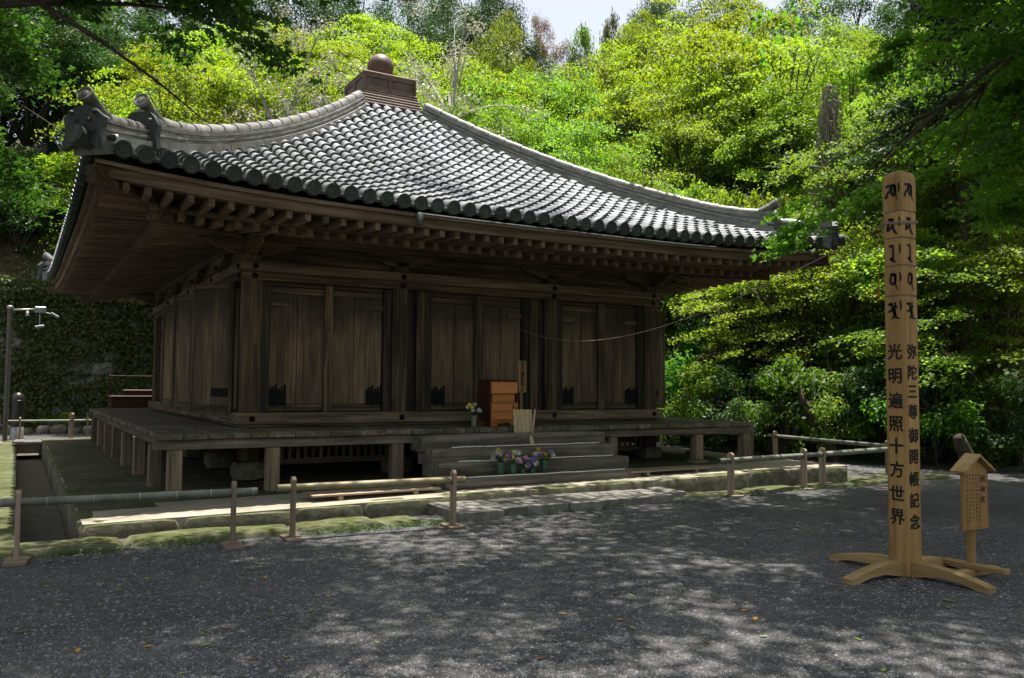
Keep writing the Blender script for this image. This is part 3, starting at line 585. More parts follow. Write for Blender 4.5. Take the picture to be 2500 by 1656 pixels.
for nm, lo, hi, m_ in [('veranda_beam', (-V - 0.07, -BO, VT - 0.205), (W + V + 0.07, -BO + 0.13, VT - 0.08), VER_X), ('veranda_beam', (-V - 0.07, D + BO - 0.13, VT - 0.205), (W + V + 0.07, D + BO, VT - 0.08), VER_X),
                       ('veranda_beam', (-BO, -BO + 0.14, VT - 0.207), (-BO + 0.12, D + BO - 0.14, VT - 0.082), VER_Y), ('veranda_beam', (W + BO - 0.12, -BO + 0.14, VT - 0.207), (W + BO, D + BO - 0.14, VT - 0.082), VER_Y),
                       ('veranda_beam', (-0.02, -0.3, VT - 0.25), (W + 0.02, -0.12, VT - 0.08), VER_X), ('veranda_beam', (-0.3, 0.0, VT - 0.25), (-0.12, D, VT - 0.08), VER_Y)]:
    B(nm, lo, hi, m_, hall, 0.01)
def vpost(x, y):
    zt = ptop(x)
    B('veranda_post', (x - 0.085, y - 0.085, zt - 0.01), (x + 0.085, y + 0.085, VT - 0.207), VER_Z, hall, 0.012)
    if x > 5: st = obj('base_stone', stone_mesh('base_stone', (0.36, 0.34, 0.14), int(x * 31 + y * 17), 0.08, 4.0), MOSSY, hall, smooth=50); st.location = (x, y, zt + 0.0)
for x in [-1.03, 0.19, 1.95, 5.75, 7.63, 8.77]: vpost(x, -1.09)
for y in [0.2, 1.9, 3.6, 5.3, 7.0, 8.7, 10.4]: vpost(-1.09, y); vpost(W + 1.09, y)
for x in [0.2, 2.5, 5.2, 7.5]: vpost(x, D + 1.09)
# dark slatted vents under the floor
for k in range(60):
    x = 0.4 + k * 0.118
    if x > W - 0.3: break
    B('floor_vent_slat', (x, 0.16, 0.45), (x + 0.05, 0.2, VT - 0.1), VER_Z, hall, 0.004)
B('floor_vent_rail', (0.3, 0.14, 0.36), (W - 0.3, 0.22, 0.448), VER_X, hall, 0.006)
# ---------------- eaves: rafters, fascias, boards
EO = 2.19
def uplift(u, L):
    s = abs((u - L / 2) / (L / 2 + EO)); return 0.25 * s ** 3.6
def side_xf(side):
    return {'front': (W, lambda u, w, z: (u, -w, z)), 'left': (D, lambda u, w, z: (-w, D - u, z)), 'back': (W, lambda u, w, z: (W - u, D + w, z)), 'right': (D, lambda u, w, z: (W + w, u, z))}[side]
def raf_z(w, u, L, fly):
    base = (3.70 - 0.145 * w) if not fly else (3.725 - 0.075 * w)
    return base + uplift(u, L) * max(0.0, w / EO) ** 1.6
for side in ('front', 'left', 'back', 'right'):
    L, X = side_xf(side); rest = MB(); restf = MB()
    n_ = int(round((L + 2 * 2.0) / 0.232)); us = [(-2.0 + (L + 4.0) * k / n_) for k in range(n_ + 1)]
    mt_ = R_Y if side in ('front', 'back') else R_X
    for fly in (False, True):
        w_out = 1.30 if not fly else 1.98; w_in = -0.3 if not fly else 1.02; hw, hh = (0.042, 0.105) if not fly else (0.036, 0.095)
        for u in us:
            lim = -0.3
            if u < 0: lim = -u
            elif u > L: lim = u - L
            wi = max(w_in, lim + 0.05)
            if wi > w_out - 0.1: continue
            m = MB(); z0, z1 = raf_z(wi, u, L, fly), raf_z(w_out, u, L, fly)
            P8 = [X(u - hw, wi, z0), X(u + hw, wi, z0), X(u + hw, w_out, z1), X(u - hw, w_out, z1), X(u - hw, wi, z0 + hh), X(u + hw, wi, z0 + hh), X(u + hw, w_out, z1 + hh), X(u - hw, w_out, z1 + hh)]
            if side in ('front', 'left'): m.hexa(P8).build('flying_rafter' if fly else 'rafter', mt_, hall, fix=True)
            else: (restf if fly else rest).hexa(P8)
    if rest.v:
        tag(rest.build('rafters', mt_, hall, fix=True), kind='stuff'); tag(restf.build('flying_rafters', mt_, hall, fix=True), kind='stuff')
    # long curved members
    def strip(name, w0, w1, zf0, zf1, mat, n2=40, inset=0.0):
        a, b_ = -w1 + inset, L + w1 - inset; m = MB(); o = 0
        for k in range(n2 + 1):
            u = a + (b_ - a) * k / n2
            uu0 = min(max(u, -w0), L + w0) if True else u
            for (w_, z_, q) in ((w0, zf0(u)[0], uu0), (w1, zf0(u)[0] if False else zf1(u)[0], u), (w1, zf1(u)[1], u), (w0, zf0(u)[1], uu0)):
                m.v.append(X(q, w_, z_))
        for k in range(n2):
            for q in range(4):
                m.f.append((4 * k + q, 4 * k + (q + 1) % 4, 4 * k + 4 + (q + 1) % 4, 4 * k + 4 + q))
        m.f.append((0, 1, 2, 3)); m.f.append(tuple(4 * n2 + q for q in (3, 2, 1, 0)))
        return m.build(name, mat, hall, fix=True)
    mx_ = R_X if side in ('front', 'back') else R_Y
    zk = lambda u: (raf_z(1.25, u, L, False) + 0.106, raf_z(1.25, u, L, False) + 0.165)
    strip('eave_support_beam', 1.17, 1.31, zk, zk, mx_)
    zf = lambda u: (raf_z(1.98, u, L, True) + 0.096, raf_z(1.98, u, L, True) + 0.215)
    strip('eave_fascia', 1.90, 2.03, zf, zf, mx_)
    zf2 = lambda u: (raf_z(1.98, u, L, True) + 0.217, raf_z(1.98, u, L, True) + 0.262)
    strip('eave_board', 1.86, 2.10, zf2, zf2, mx_)
    # soffit boards above both rows of rafters
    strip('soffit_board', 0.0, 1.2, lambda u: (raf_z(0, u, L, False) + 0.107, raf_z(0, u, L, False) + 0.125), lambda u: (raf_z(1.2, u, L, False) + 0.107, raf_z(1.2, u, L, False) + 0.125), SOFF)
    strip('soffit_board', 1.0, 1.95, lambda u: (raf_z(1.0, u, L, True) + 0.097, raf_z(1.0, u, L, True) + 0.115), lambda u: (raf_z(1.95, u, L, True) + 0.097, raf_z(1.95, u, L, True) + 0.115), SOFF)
for (cx_, cy_, sx, sy) in [(0, 0, -1, -1), (W, 0, 1, -1), (0, D, -1, 1), (W, D, 1, 1)]:    # hip rafters
    for (a, b_, za, zb_, hw, hh) in [(-0.2, 1.42, 3.66, 3.52, 0.075, 0.2), (1.1, 2.14, 3.70, 3.76, 0.065, 0.19)]:
        m = MB(); dx, dy = hw * 0.7071 * sy, -hw * 0.7071 * sx
        P = lambda w_, s_, z_: (cx_ + sx * w_ + s_ * dx, cy_ + sy * w_ + s_ * dy, z_)
        m.hexa([P(a, -1, za), P(a, 1, za), P(b_, 1, zb_), P(b_, -1, zb_), P(a, -1, za + hh), P(a, 1, za + hh), P(b_, 1, zb_ + hh), P(b_, -1, zb_ + hh)])
        m.build('hip_rafter', W_X, hall, fix=True)
# ---------------- tiled roof
AP = 0.62                                     # half width of the finial base
def prof(t): return 3.955 + 2.08 * t + 1.32 * t * t
def roof_pt(side, u, t):
    """surface point; t=0 at the eave, 1 at the finial base"""
    L, X = side_xf(side); s = (u - L / 2) / (L / 2 + EO); Dp = (D if side in ('front', 'back') else W) / 2 - AP + EO
    z = prof(t) + 0.25 * abs(s) ** 3.6 * (1 - t) ** 2
    return Vector(X(u, EO - t * Dp, z))
def tmax(side, u):
    L = W if side in ('front', 'back') else D; dc = abs(u - L / 2)
    return min(1.0, (L / 2 + EO - dc) / (L / 2 + EO - AP))
def tile_verts(r0, r1, ln, seg=8, th=0.024):
    vs_ = []
    for (r, y) in ((r0, 0.0), (r1, ln), (r0 - th, 0.0), (r0 - th, ln * 0.25)):
        for k in range(seg + 1):
            a = math.pi * (-0.06 + 1.12 * k / seg); vs_.append((r * math.cos(a), y, r * math.sin(a)))
    fs = []; q = seg + 1
    for k in range(seg):
        fs += [(k, k + 1, q + k + 1, q + k), (2 * q + k, 2 * q + k + 1, k + 1, k), (3 * q + k, 3 * q + k + 1, 2 * q + k + 1, 2 * q + k)]
    return vs_, fs
TLN = 0.285
tv, tf = tile_verts(0.096, 0.060, TLN + 0.05, th=0.034)
tile_me = MB().add(tv, tf).mesh('roof_tile'); tile_me.materials.append(TILE); tile_me.polygons.foreach_set('use_smooth', [True] * len(tile_me.polygons)); tile_me.set_sharp_from_angle(angle=R(50)); tile_me.materials.append(TILE_D)
tile_me.polygons.foreach_set('material_index', [0 if k % 3 == 0 else 1 for k in range(len(tile_me.polygons))])  # lip faces take the dark tile, painting the shadow crescent at each joint
mt_disc = Matrix.Rotation(R(90), 4, 'X')
disc = MB().lathe([(0.098, -0.06), (0.098, 0.012), (0.09, 0.02), (0.078, 0.02), (0.074, 0.008), (0.05, 0.008), (0.047, 0.016), (0.03, 0.018), (0.026, 0.010), (0.012, 0.016)], 20, mt_disc)
disc_me = disc.mesh('eave_tile_disc'); disc_me.materials.append(TILE_D); disc_me.polygons.foreach_set('use_smooth', [True] * len(disc_me.polygons)); disc_me.set_sharp_from_angle(angle=R(40))
pn = MB()
for k in range(5):
    a0, a1 = -1 + 2 * k / 5, -1 + 2 * (k + 1) / 5; f_ = lambda a: -0.030 * (1 - a * a)
    pn.hexa([(a0 * 0.1, 0, f_(a0) - 0.035), (a1 * 0.1, 0, f_(a1) - 0.035), (a1 * 0.1, 0.28, f_(a1) - 0.02), (a0 * 0.1, 0.28, f_(a0) - 0.02), (a0 * 0.1, 0, f_(a0)), (a1 * 0.1, 0, f_(a1)), (a1 * 0.1, 0.28, f_(a1)), (a0 * 0.1, 0.28, f_(a0))])
pan_me = pn.mesh('eave_pan_tile'); pan_me.materials.append(TILE_D)
def frame_at(side, u, t):
    p = roof_pt(side, u, t); q = roof_pt(side, u, t + 0.02); q0 = roof_pt(side, u, t - 0.02)
    y = (q - q0).normalized(); L, X = side_xf(side); x = (Vector(X(1, 0, 0)) - Vector(X(0, 0, 0))).normalized(); z = x.cross(y).normalized(); x = y.cross(z)
    return p, Matrix((x, y, z)).transposed()
allt = []
for side in ('front', 'left', 'back', 'right'):
    L, X = side_xf(side); n_ = 49 if side in ('front', 'back') else 56
    us = [L / 2 + (k - n_ / 2) * 0.2416 for k in range(n_ + 1)]
    Dp = (D if side in ('front', 'back') else W) / 2 - AP + EO
    for u in us:
        tm = tmax(side, u); t = 0.0; first = True; kk = 0
        if tm < 0.02: tm = 0.02
        while t < (tm - 0.03 if tm < 0.99 else 0.985) or first:
            p, fr = frame_at(side, u, t)
            allt.append((side, u, t, p, fr, first)); first = False
            dz = (roof_pt(side, u, t + 0.01) - roof_pt(side, u, t)).length / 0.01
            t += TLN / dz
    # pan tiles as one stepped sheet between the rows
    m = MB()
    for i in range(n_):
        ua, ub = us[i], us[i + 1]; tm = min(tmax(side, ua), tmax(side, ub)); tm = max(tm, 0.03); nc = max(1, int(tm * Dp * 1.13 / 0.21))
        for c_i in range(nc):
            ta, tb = tm * c_i / nc, tm * (c_i + 1) / nc; row = []
            for (tt, lift) in ((ta, 0.022), (tb, 0.0)):
                for k in range(5):
                    a = k / 4; pp = roof_pt(side, ua + (ub - ua) * a, tt); pp.z += lift - 0.045 * (1 - (2 * a - 1) ** 2) + 0.01; row.append(tuple(pp))
            fs = [(k, k + 1, 6 + k, 5 + k) for k in range(4)]
            for k in range(5):
                pp = Vector(row[k]); pp.z -= 0.022; row.append(tuple(pp))
            fs += [(10 + k, 11 + k, k + 1, k) for k in range(4)]
            m.add(row, fs)
    tag(m.build('pan_tiles', TILE, hall), kind='stuff')
cpos = Vector((CAMX, CAMY, CAMZ))
fr_t = sorted([a for a in allt if a[0] == 'front'], key=lambda a: (a[3] - cpos).length)
solo = fr_t[:300]; solo_set = set(id(a) for a in solo)
rest = MB()
rv = random.Random(11)
for a in allt:
    side, u, t, p, fr, first = a
    j = Matrix.Rotation(rv.uniform(-0.025, 0.025), 3, 'Z') @ Matrix.Rotation(rv.uniform(-0.012, 0.012), 3, 'X')
    pz = p + fr @ Vector((rv.uniform(-0.006, 0.006), 0, 0.006))
    if id(a) in solo_set:
        o = bpy.data.objects.new('roof_tile', tile_me); COL.objects.link(o); o.parent = hall; o.matrix_local = Matrix.Translation(pz) @ (fr @ j).to_4x4()
    else:
        mm_ = Matrix.Translation(pz) @ (fr @ j).to_4x4(); rest.add([mm_ @ Vector(v) for v in tv], tf)
    if first:
        o = bpy.data.objects.new('eave_tile_disc', disc_me); COL.objects.link(o); o.parent = hall
        L, X = side_xf(side); y = Vector((-fr[0][1], -fr[1][1], 0)); x = fr.col[0]; fx = Matrix((fr.col[0], -y.normalized(), Vector((0, 0, 1)))).transposed()
        o.matrix_local = Matrix.Translation(p + Vector((0, 0, 0.0)) + y.normalized() * 0.0) @ fx.to_4x4()
        if side in ('front', 'left'):
            p2 = roof_pt(side, u + 0.1208, 0.0)
            o = bpy.data.objects.new('eave_pan_tile', pan_me); COL.objects.link(o); o.parent = hall; o.matrix_local = Matrix.Translation(p2 + Vector((0, 0, 0.0))) @ fr.to_4x4()
o = tag(rest.build('far_roof_tiles', TILE, hall, smooth=50), kind='stuff'); o.data.materials.append(TILE_D)
o.data.polygons.foreach_set('material_index', [0 if k % 3 == 0 else 1 for k in range(len(o.data.polygons))])  # same dark lips here, shadow put into the colour
# ---------------- hip ridges
def hip_pt(sx, sy, t):
    a = Vector((W / 2 + sx * (W / 2 + EO), D / 2 + sy * (D / 2 + EO), 0)); b_ = Vector((W / 2 + sx * AP, D / 2 + sy * AP, 0))
    p = a.lerp(b_, t); p.z = prof(t) + 0.25 * (1 - t) ** 2 + 0.03; return p
def hip_frame(sx, sy, t):
    p = hip_pt(sx, sy, t); d = (hip_pt(sx, sy, t + 0.01) - hip_pt(sx, sy, t - 0.01)).normalized(); s = d.cross(Vector((0, 0, 1))).normalized(); return p, d, s, s.cross(d)
for (sx, sy) in [(-1, -1), (1, -1), (-1, 1), (1, 1)]:
    near = sy < 0
    for (t0, t1, nc, ch, base, rise) in [(0.12, 0.985, 6, 0.034, 0.0, 0.12), (0.0, 0.115, 5, 0.034, 0.0, 0.10)]:
        rg_ = bpy.data.objects.new('hip_ridge', None); COL.objects.link(rg_); rg_.parent = hall
        nseg = max(4, int((t1 - t0) * 34))
        extra = lambda t: rise * max(0, 1 - (t - t0) / 0.16) ** 2
        for c_i in range(nc):
            m = MB(); w_ = (0.150 - 0.006 * c_i) + (0.035 if c_i == 0 else 0) - (0.022 if c_i % 2 else 0)
            for k in range(nseg):
                ta = t0 + (t1 - t0) * (k + 0.5 * (c_i % 2)) / nseg; tb = min(t1, ta + (t1 - t0) / nseg * 0.985)
                if ta >= t1: continue
                pts = []
                for tt in (ta, tb):
                    p, d_, s_, n3 = hip_frame(sx, sy, tt); sc_ = 1 + extra(tt) / (nc * ch)
                    zl = c_i if c_i else -3.2
                    for (q, zz) in ((-1, zl), (1, zl), (1, c_i + 0.86), (-1, c_i + 0.86)): pts.append(tuple(p + s_ * (w_ * q * rv.uniform(0.985, 1.015)) + n3 * (zz * ch * sc_ - 0.02)))
                m.hexa([pts[0], pts[1], pts[5], pts[4], pts[3], pts[2], pts[6], pts[7]])
            m.build('ridge_course', TILE_R, rg_, fix=True)
        ncap = max(3, int((t1 - t0) * 24))
        for k in range(ncap):
            m = MB(); ta = t0 + (t1 - t0) * k / ncap; tb = t0 + (t1 - t0) * (k + 1.06) / ncap; ring_ = []
            for (tt, r_) in ((ta, 0.098), ((ta + tb) / 2, 0.093), (tb, 0.084)):
                p, d_, s_, n3 = hip_frame(sx, sy, min(tt, 1.0)); c0 = p + n3 * (nc * ch + extra(tt) - 0.02)
                ring_.append([tuple(c0 + s_ * (r_ * math.cos(a)) + n3 * (r_ * math.sin(a))) for a in [math.pi * (-0.05 + 1.1 * q / 8) for q in range(9)]])
            m.v = ring_[0] + ring_[1] + ring_[2]
            m.f = [(q, q + 1, 9 + q + 1, 9 + q) for q in range(8)] + [(9 + q, 10 + q, 18 + q + 1, 18 + q) for q in range(8)] + [tuple(reversed(range(9)))]
            m.build('ridge_cap_tile', TILE_R, rg_, smooth=50, fix=True)
        # ogre end tile: plate with shoulders, then a round tile that juts up and out
        p, d_, s_, n3 = hip_frame(sx, sy, t0); H0 = nc * ch + rise
        out = Vector((-d_.x, -d_.y, 0)).normalized(); upv = Vector((0, 0, 1)); sd = out.cross(upv).normalized()
        poly = [(-0.25, -0.16), (-0.215, 0.06), (-0.24, 0.2), (-0.19, H0 * 0.9), (-0.13, H0 + 0.03), (0, H0 + 0.06), (0.13, H0 + 0.03), (0.19, H0 * 0.9), (0.24, 0.2), (0.215, 0.06), (0.25, -0.16), (0.08, -0.09), (-0.08, -0.09)]
        mt = Matrix((sd, upv, sd.cross(upv))).transposed().to_4x4()
        if (sd.cross(upv)).dot(out) < 0: mt = Matrix((-sd, upv, (-sd).cross(upv))).transposed().to_4x4()
        mt.translation = p + Vector((0, 0, 0))
        og = MB().extrude(poly, 0.085, mt).build('ridge_end_tile', TILE_D, rg_, fix=True)
        for (x_, y_, r_) in [(-0.08, 0.16, 0.03), (0.08, 0.16, 0.03), (0, 0.1, 0.035), (-0.13, 0.03, 0.035), (0.13, 0.03, 0.035), (0, 0.02, 0.03), (-0.14, 0.25, 0.03), (0.14, 0.25, 0.03)]:
            mt2 = mt @ Matrix.Translation((x_, y_, 0.08)); MB().lathe([(r_, 0), (r_ * 0.9, 0.02), (r_ * 0.5, 0.035), (0.004, 0.04)], 8, mt2).build('face_boss', TILE_D, rg_, smooth=50)
        b0 = p + upv * (H0 + 0.05); pts = [b0 - out * 0.42 - upv * 0.05, b0 - out * 0.22 - upv * 0.01, b0 - out * 0.08 + upv * 0.05, b0 - out * 0.0 + upv * 0.11, b0 + out * 0.07 + upv * 0.14]
        tb_ = MB().tube(pts, [0.082, 0.082, 0.082, 0.082, 0.086], 14).build('end_perch_tile', TILE_M, rg_, smooth=50)
        ax = (pts[-1] - pts[-2]).normalized(); md = Matrix.Translation(pts[-1]) @ ax.to_track_quat('Z', 'Y').to_matrix().to_4x4()
        MB().lathe([(0.096, -0.03), (0.096, 0.01), (0.085, 0.014), (0.08, 0.004), (0.04, 0.004), (0.035, 0.014), (0.01, 0.018)], 16, md).build('end_disc', TILE_R, tb_, smooth=40)
    # corner round tile at the very eave
    p = hip_pt(sx, sy, 0.0); out = Vector((sx, sy, 0)).normalized()
    ct = MB().tube([p - out * 0.1 + Vector((0, 0, -0.04)), p + out * 0.1 + Vector((0, 0, -0.03)), p + out * 0.2 + Vector((0, 0, -0.01))], [0.10, 0.105, 0.11], 16).build('corner_tile', TILE_D, hall, smooth=50)
# ---------------- finial
cx_, cy_ = W / 2, D / 2
for k in range(6):
    hw = 0.70 - 0.018 * k; z0 = 7.36 + 0.062 * k
    if k == 5: hw = 0.62
    B('finial_course', (cx_ - hw, cy_ - hw, z0), (cx_ + hw, cy_ + hw, z0 + 0.054), RUST, hall, 0.012)
fb = B('finial_base', (cx_ - 0.57, cy_ - 0.57, 7.73), (cx_ + 0.57, cy_ + 0.57, 8.045), RUST, hall, 0.01)
B('finial_cornice', (cx_ - 0.6, cy_ - 0.6, 8.047), (cx_ + 0.6, cy_ + 0.6, 8.10), RUST, fb, 0.012)
for (sx, sy) in [(0, -1), (-1, 0), (0, 1), (1, 0)]:
    for a, b_ in ((-0.595, -0.535), (-0.03, 0.03), (0.535, 0.595)):
        lo, hi = ((cx_ + a, cy_ + sy * 0.571), (cx_ + b_, cy_ + sy * 0.594)) if sx == 0 else ((cx_ + sx * 0.571, cy_ + a), (cx_ + sx * 0.594, cy_ + b_))
        lo2 = (min(lo[0], hi[0]), min(lo[1], hi[1]), 7.732); hi2 = (max(lo[0], hi[0]), max(lo[1], hi[1]), 8.046); B('panel_frame', lo2, hi2, RUST, fb, 0.004)
    for z0 in (7.732, 7.985):
        lo, hi = ((cx_ - 0.53, cy_ + sy * 0.571), (cx_ + 0.53, cy_ + sy * 0.59)) if sx == 0 else ((cx_ + sx * 0.571, cy_ - 0.53), (cx_ + sx * 0.59, cy_ + 0.53))
        B('panel_frame', (min(lo[0], hi[0]), min(lo[1], hi[1]), z0), (max(lo[0], hi[0]), max(lo[1], hi[1]), z0 + 0.06), RUST, fb, 0.004)
jw = [(0.16, 8.10), (0.165, 8.17), (0.14, 8.20)] + [(max(0.012, 0.285 * math.sin(a)), 8.455 - 0.275 * math.cos(a)) for a in np.linspace(0.55, 3.0, 22)] + [(0.014, 8.75)]
MB().lathe(jw, 40, Matrix.Translation((cx_, cy_, 0))).build('finial_jewel', RUST, hall, smooth=60)
# thin rain gutter under the front eave
m = MB()
for k in range(24):
    u0, u1 = 1.75 + (7.0 - 1.75) * k / 24, 1.75 + (7.0 - 1.75) * (k + 1) / 24
    pa, pb = roof_pt('front', u0, 0), roof_pt('front', u1, 0)
    m.tube([pa + Vector((0, -0.06, -0.155)), pb + Vector((0, -0.06, -0.155))], 0.016, 6, cap=(k in (0, 23)))
m.box((1.72, -2.27, 3.66), (1.80, -2.17, 3.82), 0.01)
m.build('rain_gutter', TILE_D, hall, smooth=50)

# ------------------------------------------------------------------ steps in front
steps = thing('wooden_steps', 'weathered timber log steps rising to the veranda', 'steps', (3.8, -1.6, 0.14))
def step(x0, x1, y0, y1, z0, z1, seed, round_=0.03, jit=0.012):
    r = random.Random(seed); nx = 26; m = MB(); prof_ = []
    cs = [(y0 + round_, z0), (y0, z0 + round_), (y0, z1 - round_), (y0 + round_ * 0.3, z1 - round_ * 0.3), (y0 + round_, z1), (y1, z1), (y1, z0)]
    wob = [r.uniform(-1, 1) for _ in range(nx + 1)]; ph = r.uniform(0, 6)
    for i in range(nx + 1):
        x = x0 + (x1 - x0) * i / nx; e = min(i, nx - i) / 2.0; sh = 0.03 * max(0, 1 - e)
        for (y, z) in cs: m.v.append((x - 3.8, y + (sh if y < (y0 + y1) / 2 else 0) + jit * (0.6 * math.sin(x * 1.9 + ph) + 0.5 * wob[i] + 0.25 * r.uniform(-1, 1)) * (y < (y0 + y1) / 2) + 1.6, z + jit * (0.5 * math.sin(x * 1.3 + ph * 2) + 0.2 * wob[i]) * (z > (z0 + z1) / 2) - sh * 0.5 * (z > (z0 + z1) / 2) - 0.14))
    k = len(cs)
    for i in range(nx):
        for q in range(k): m.f.append((i * k + q, i * k + (q + 1) % k, (i + 1) * k + (q + 1) % k, (i + 1) * k + q))
    m.f.append(tuple(range(k))); m.f.append(tuple(nx * k + q for q in reversed(range(k))))
    return m.build('step', LOGW, steps, smooth=55, fix=True)
sdat = [(2.20, 5.40, -1.42, -1.0, 0.60, 0.835, 1, 0.015), (2.26, 5.42, -1.68, -1.15, 0.42, 0.66, 2, 0.02), (2.22, 5.46, -1.98, -1.4, 0.27, 0.485, 3, 0.035), (2.16, 5.42, -2.34, -1.75, 0.13, 0.305, 4, 0.075)]
for k, (x0, x1, y0, y1, z0, z1, sd_, rd) in enumerate(sdat):
    s_o = step(x0, x1, y0, y1, z0, z1, sd_, rd)
    if k > 0:
        r = random.Random(k); pts = [(x0 + 0.3 + (x1 - x0 - 0.6) * q / 12 - 3.8, y0 + 0.035 + 1.6 + rd * 0.4, z1 + 0.012 - 0.14 + r.uniform(-0.004, 0.004)) for q in range(13)]
        MB().tube(pts, 0.008, 6).build('edge_strip', WHITE, s_o, smooth=True)

# ------------------------------------------------------------------ things on the veranda and steps
# offertory box: drawers below, waist, hopper on top
ox, oy = 3.62, -0.86
bx_ = thing('offertory_box', 'red brown wooden offertory box with slatted top on the veranda', 'offertory box', (ox, oy, VT))
w2, d2 = 0.47, 0.42
def OB(nm, lo, hi, m_, par=None, c=0.006): return B(nm, lo, hi, m_, par or bx_, c)
OB('drawer_case', (0, 0, 0.09), (w2, d2, 0.36), REDW)
for z0 in (0.105, 0.24):
    OB('drawer_front', (0.035, -0.006, z0), (w2 - 0.035, -0.001, z0 + 0.105), REDW, c=0.002)
    OB('drawer_frame', (0.0, -0.018, z0 - 0.022), (w2, -0.0005, z0 - 0.002), REDW, c=0.003)
    MB().tube([(w2 * 0.82, -0.012, z0 + 0.03), (w2 * 0.82, -0.03, z0 + 0.05), (w2 * 0.82, -0.012, z0 + 0.085)], 0.009, 6).build('drawer_pull', IRON, bx_)
OB('drawer_frame', (0.0, -0.018, 0.348), (w2, -0.0005, 0.368), REDW, c=0.003)
OB('drawer_frame', (0.0, -0.016, 0.1), (0.03, -0.0007, 0.346), REDW, c=0.003); OB('drawer_frame', (w2 - 0.03, -0.016, 0.1), (w2, -0.0007, 0.346), REDW, c=0.003)
mt = Matrix(((1, 0, 0, 0), (0, 0, 1, 0.0), (0, 1, 0, 0), (0, 0, 0, 1)))
for yy in (0.0, d2 - 0.03):
    mt[1][3] = yy; MB().extrude([(0, 0), (0.10, 0), (0.13, 0.035), (0.2, 0.06), (w2 - 0.2, 0.06), (w2 - 0.13, 0.035), (w2 - 0.10, 0), (w2, 0), (w2, 0.089), (0, 0.089)], 0.03, mt).build('skirt', REDW, bx_, fix=True)
OB('waist', (0.03, 0.03, 0.37), (w2 - 0.03, d2 - 0.03, 0.50), REDW)
OB('hopper', (0, -0.005, 0.505), (w2, d2 + 0.005, 0.69), REDW)
for k in range(8): OB('top_slat', (0.015 + k * 0.056, 0.0, 0.691), (0.048 + k * 0.056, d2, 0.725), DARKRED, c=0.008)
OB('side_panel', (-0.02, 0.005, 0.08), (-0.001, d2 - 0.005, 0.70), DARKRED)
OB('side_panel', (w2 + 0.001, 0.005, 0.08), (w2 + 0.02, d2 - 0.005, 0.70), DARKRED)
# no-photography sign on a stake
def glyph_col(parent, s, x, ztop, size, dz, mat, y, bold=0.0, pz=True, name='lettering'):
    for k, ch in enumerate(s):
        o = obj(name, text_mesh(ch, size, bold), mat, parent)
        o.rotation_euler = (R(90), 0, 0); o.location = (x, y, ztop - dz * k)
sg = thing('stake_sign', 'narrow upright wooden sign with black lettering behind the offertory box', 'sign', (4.40, -0.45, VT))
B('stake', (-0.028, -0.02, 0.0), (0.022, 0.02, 0.54), NEW_Z, sg, 0.004)
B('board', (-0.075, -0.045, 0.52), (0.075, -0.0205, 1.04), NEW_Z, sg, 0.004)
B('foot', (-0.14, -0.12, 0.0), (0.14, 0.12, 0.03), NEW_X, sg, 0.004)
glyph_col(sg, '堂内撮影禁止', 0.0, 0.99, 0.09, 0.082, INK, -0.047, 0.0012)
# easel board with faded writing on the top step
ez = thing('easel_board', 'small pale wooden easel notice with faded writing on the steps', 'notice board', (3.92, -1.36, 0.66))
ez.rotation_euler = (0, 0, R(-6))
tl = Matrix.Rotation(R(-9), 4, 'X')
MB().box((-0.155, -0.012, 0.09), (0.155, 0.012, 0.53), 0.004, tl).build('board', LIGHTW, ez, fix=True)
for sx in (-1, 1):
    MB().extrude([(0, 0), (0.07, 0), (0.05, 0.06), (0.02, 0.13), (-0.035, 0.14), (-0.02, 0.08)], 0.03, Matrix(((sx, 0, 0, sx * 0.10 - 0.015), (0, 0, 1, -0.05), (0, 1, 0, 0), (0, 0, 0, 1)))).build('foot', LIGHTW, ez, fix=True)
    MB().box((sx * 0.12 - 0.012, 0.0, 0.0), (sx * 0.12 + 0.012, 0.024, 0.55), 0.003, Matrix.Rotation(R(14), 4, 'X')).build('leg', LIGHTW, ez, fix=True)
def scribble(parent, cols, mat, mt, seed, w=0.004):
    """columns of illegible brush writing"""
    r = random.Random(seed); m = MB()
    for (x, zt, zb_, cs, bw) in cols:
        z = zt
        while z > zb_:
            for k in range(r.randint(4, 6)):
                a = (x + r.uniform(-.45, .45) * cs, z + r.uniform(-.42, .42) * cs)
                if r.random() < 0.55: b_ = (a[0] + r.uniform(0.3, 0.7) * cs * (1 if a[0] < x else -1), a[1] + r.uniform(-.08, .1) * cs)
                else: b_ = (a[0] + r.uniform(-.2, .2) * cs, a[1] + r.uniform(0.3, 0.6) * cs * (1 if a[1] < z else -1))
                mid = ((a[0] + b_[0]) / 2 + r.uniform(-.05, .05) * cs, (a[1] + b_[1]) / 2 + r.uniform(-.05, .05) * cs)
                stroke(m, [a, mid, b_], bw, mt)
            z -= cs * r.uniform(1.1, 1.25)
    return m.build('lettering', mat, parent, fix=False)
mtf = tl @ Matrix(((1, 0, 0, 0), (0, 0, -1, -0.0125), (0, 1, 0, 0), (0, 0, 0, 1)))
scribble(ez, [(0.11, 0.49, 0.15, 0.042, 0.005), (0.037, 0.49, 0.13, 0.042, 0.005), (-0.037, 0.49, 0.13, 0.042, 0.005), (-0.105, 0.49, 0.15, 0.042, 0.005)], INK_F, mtf, 4)
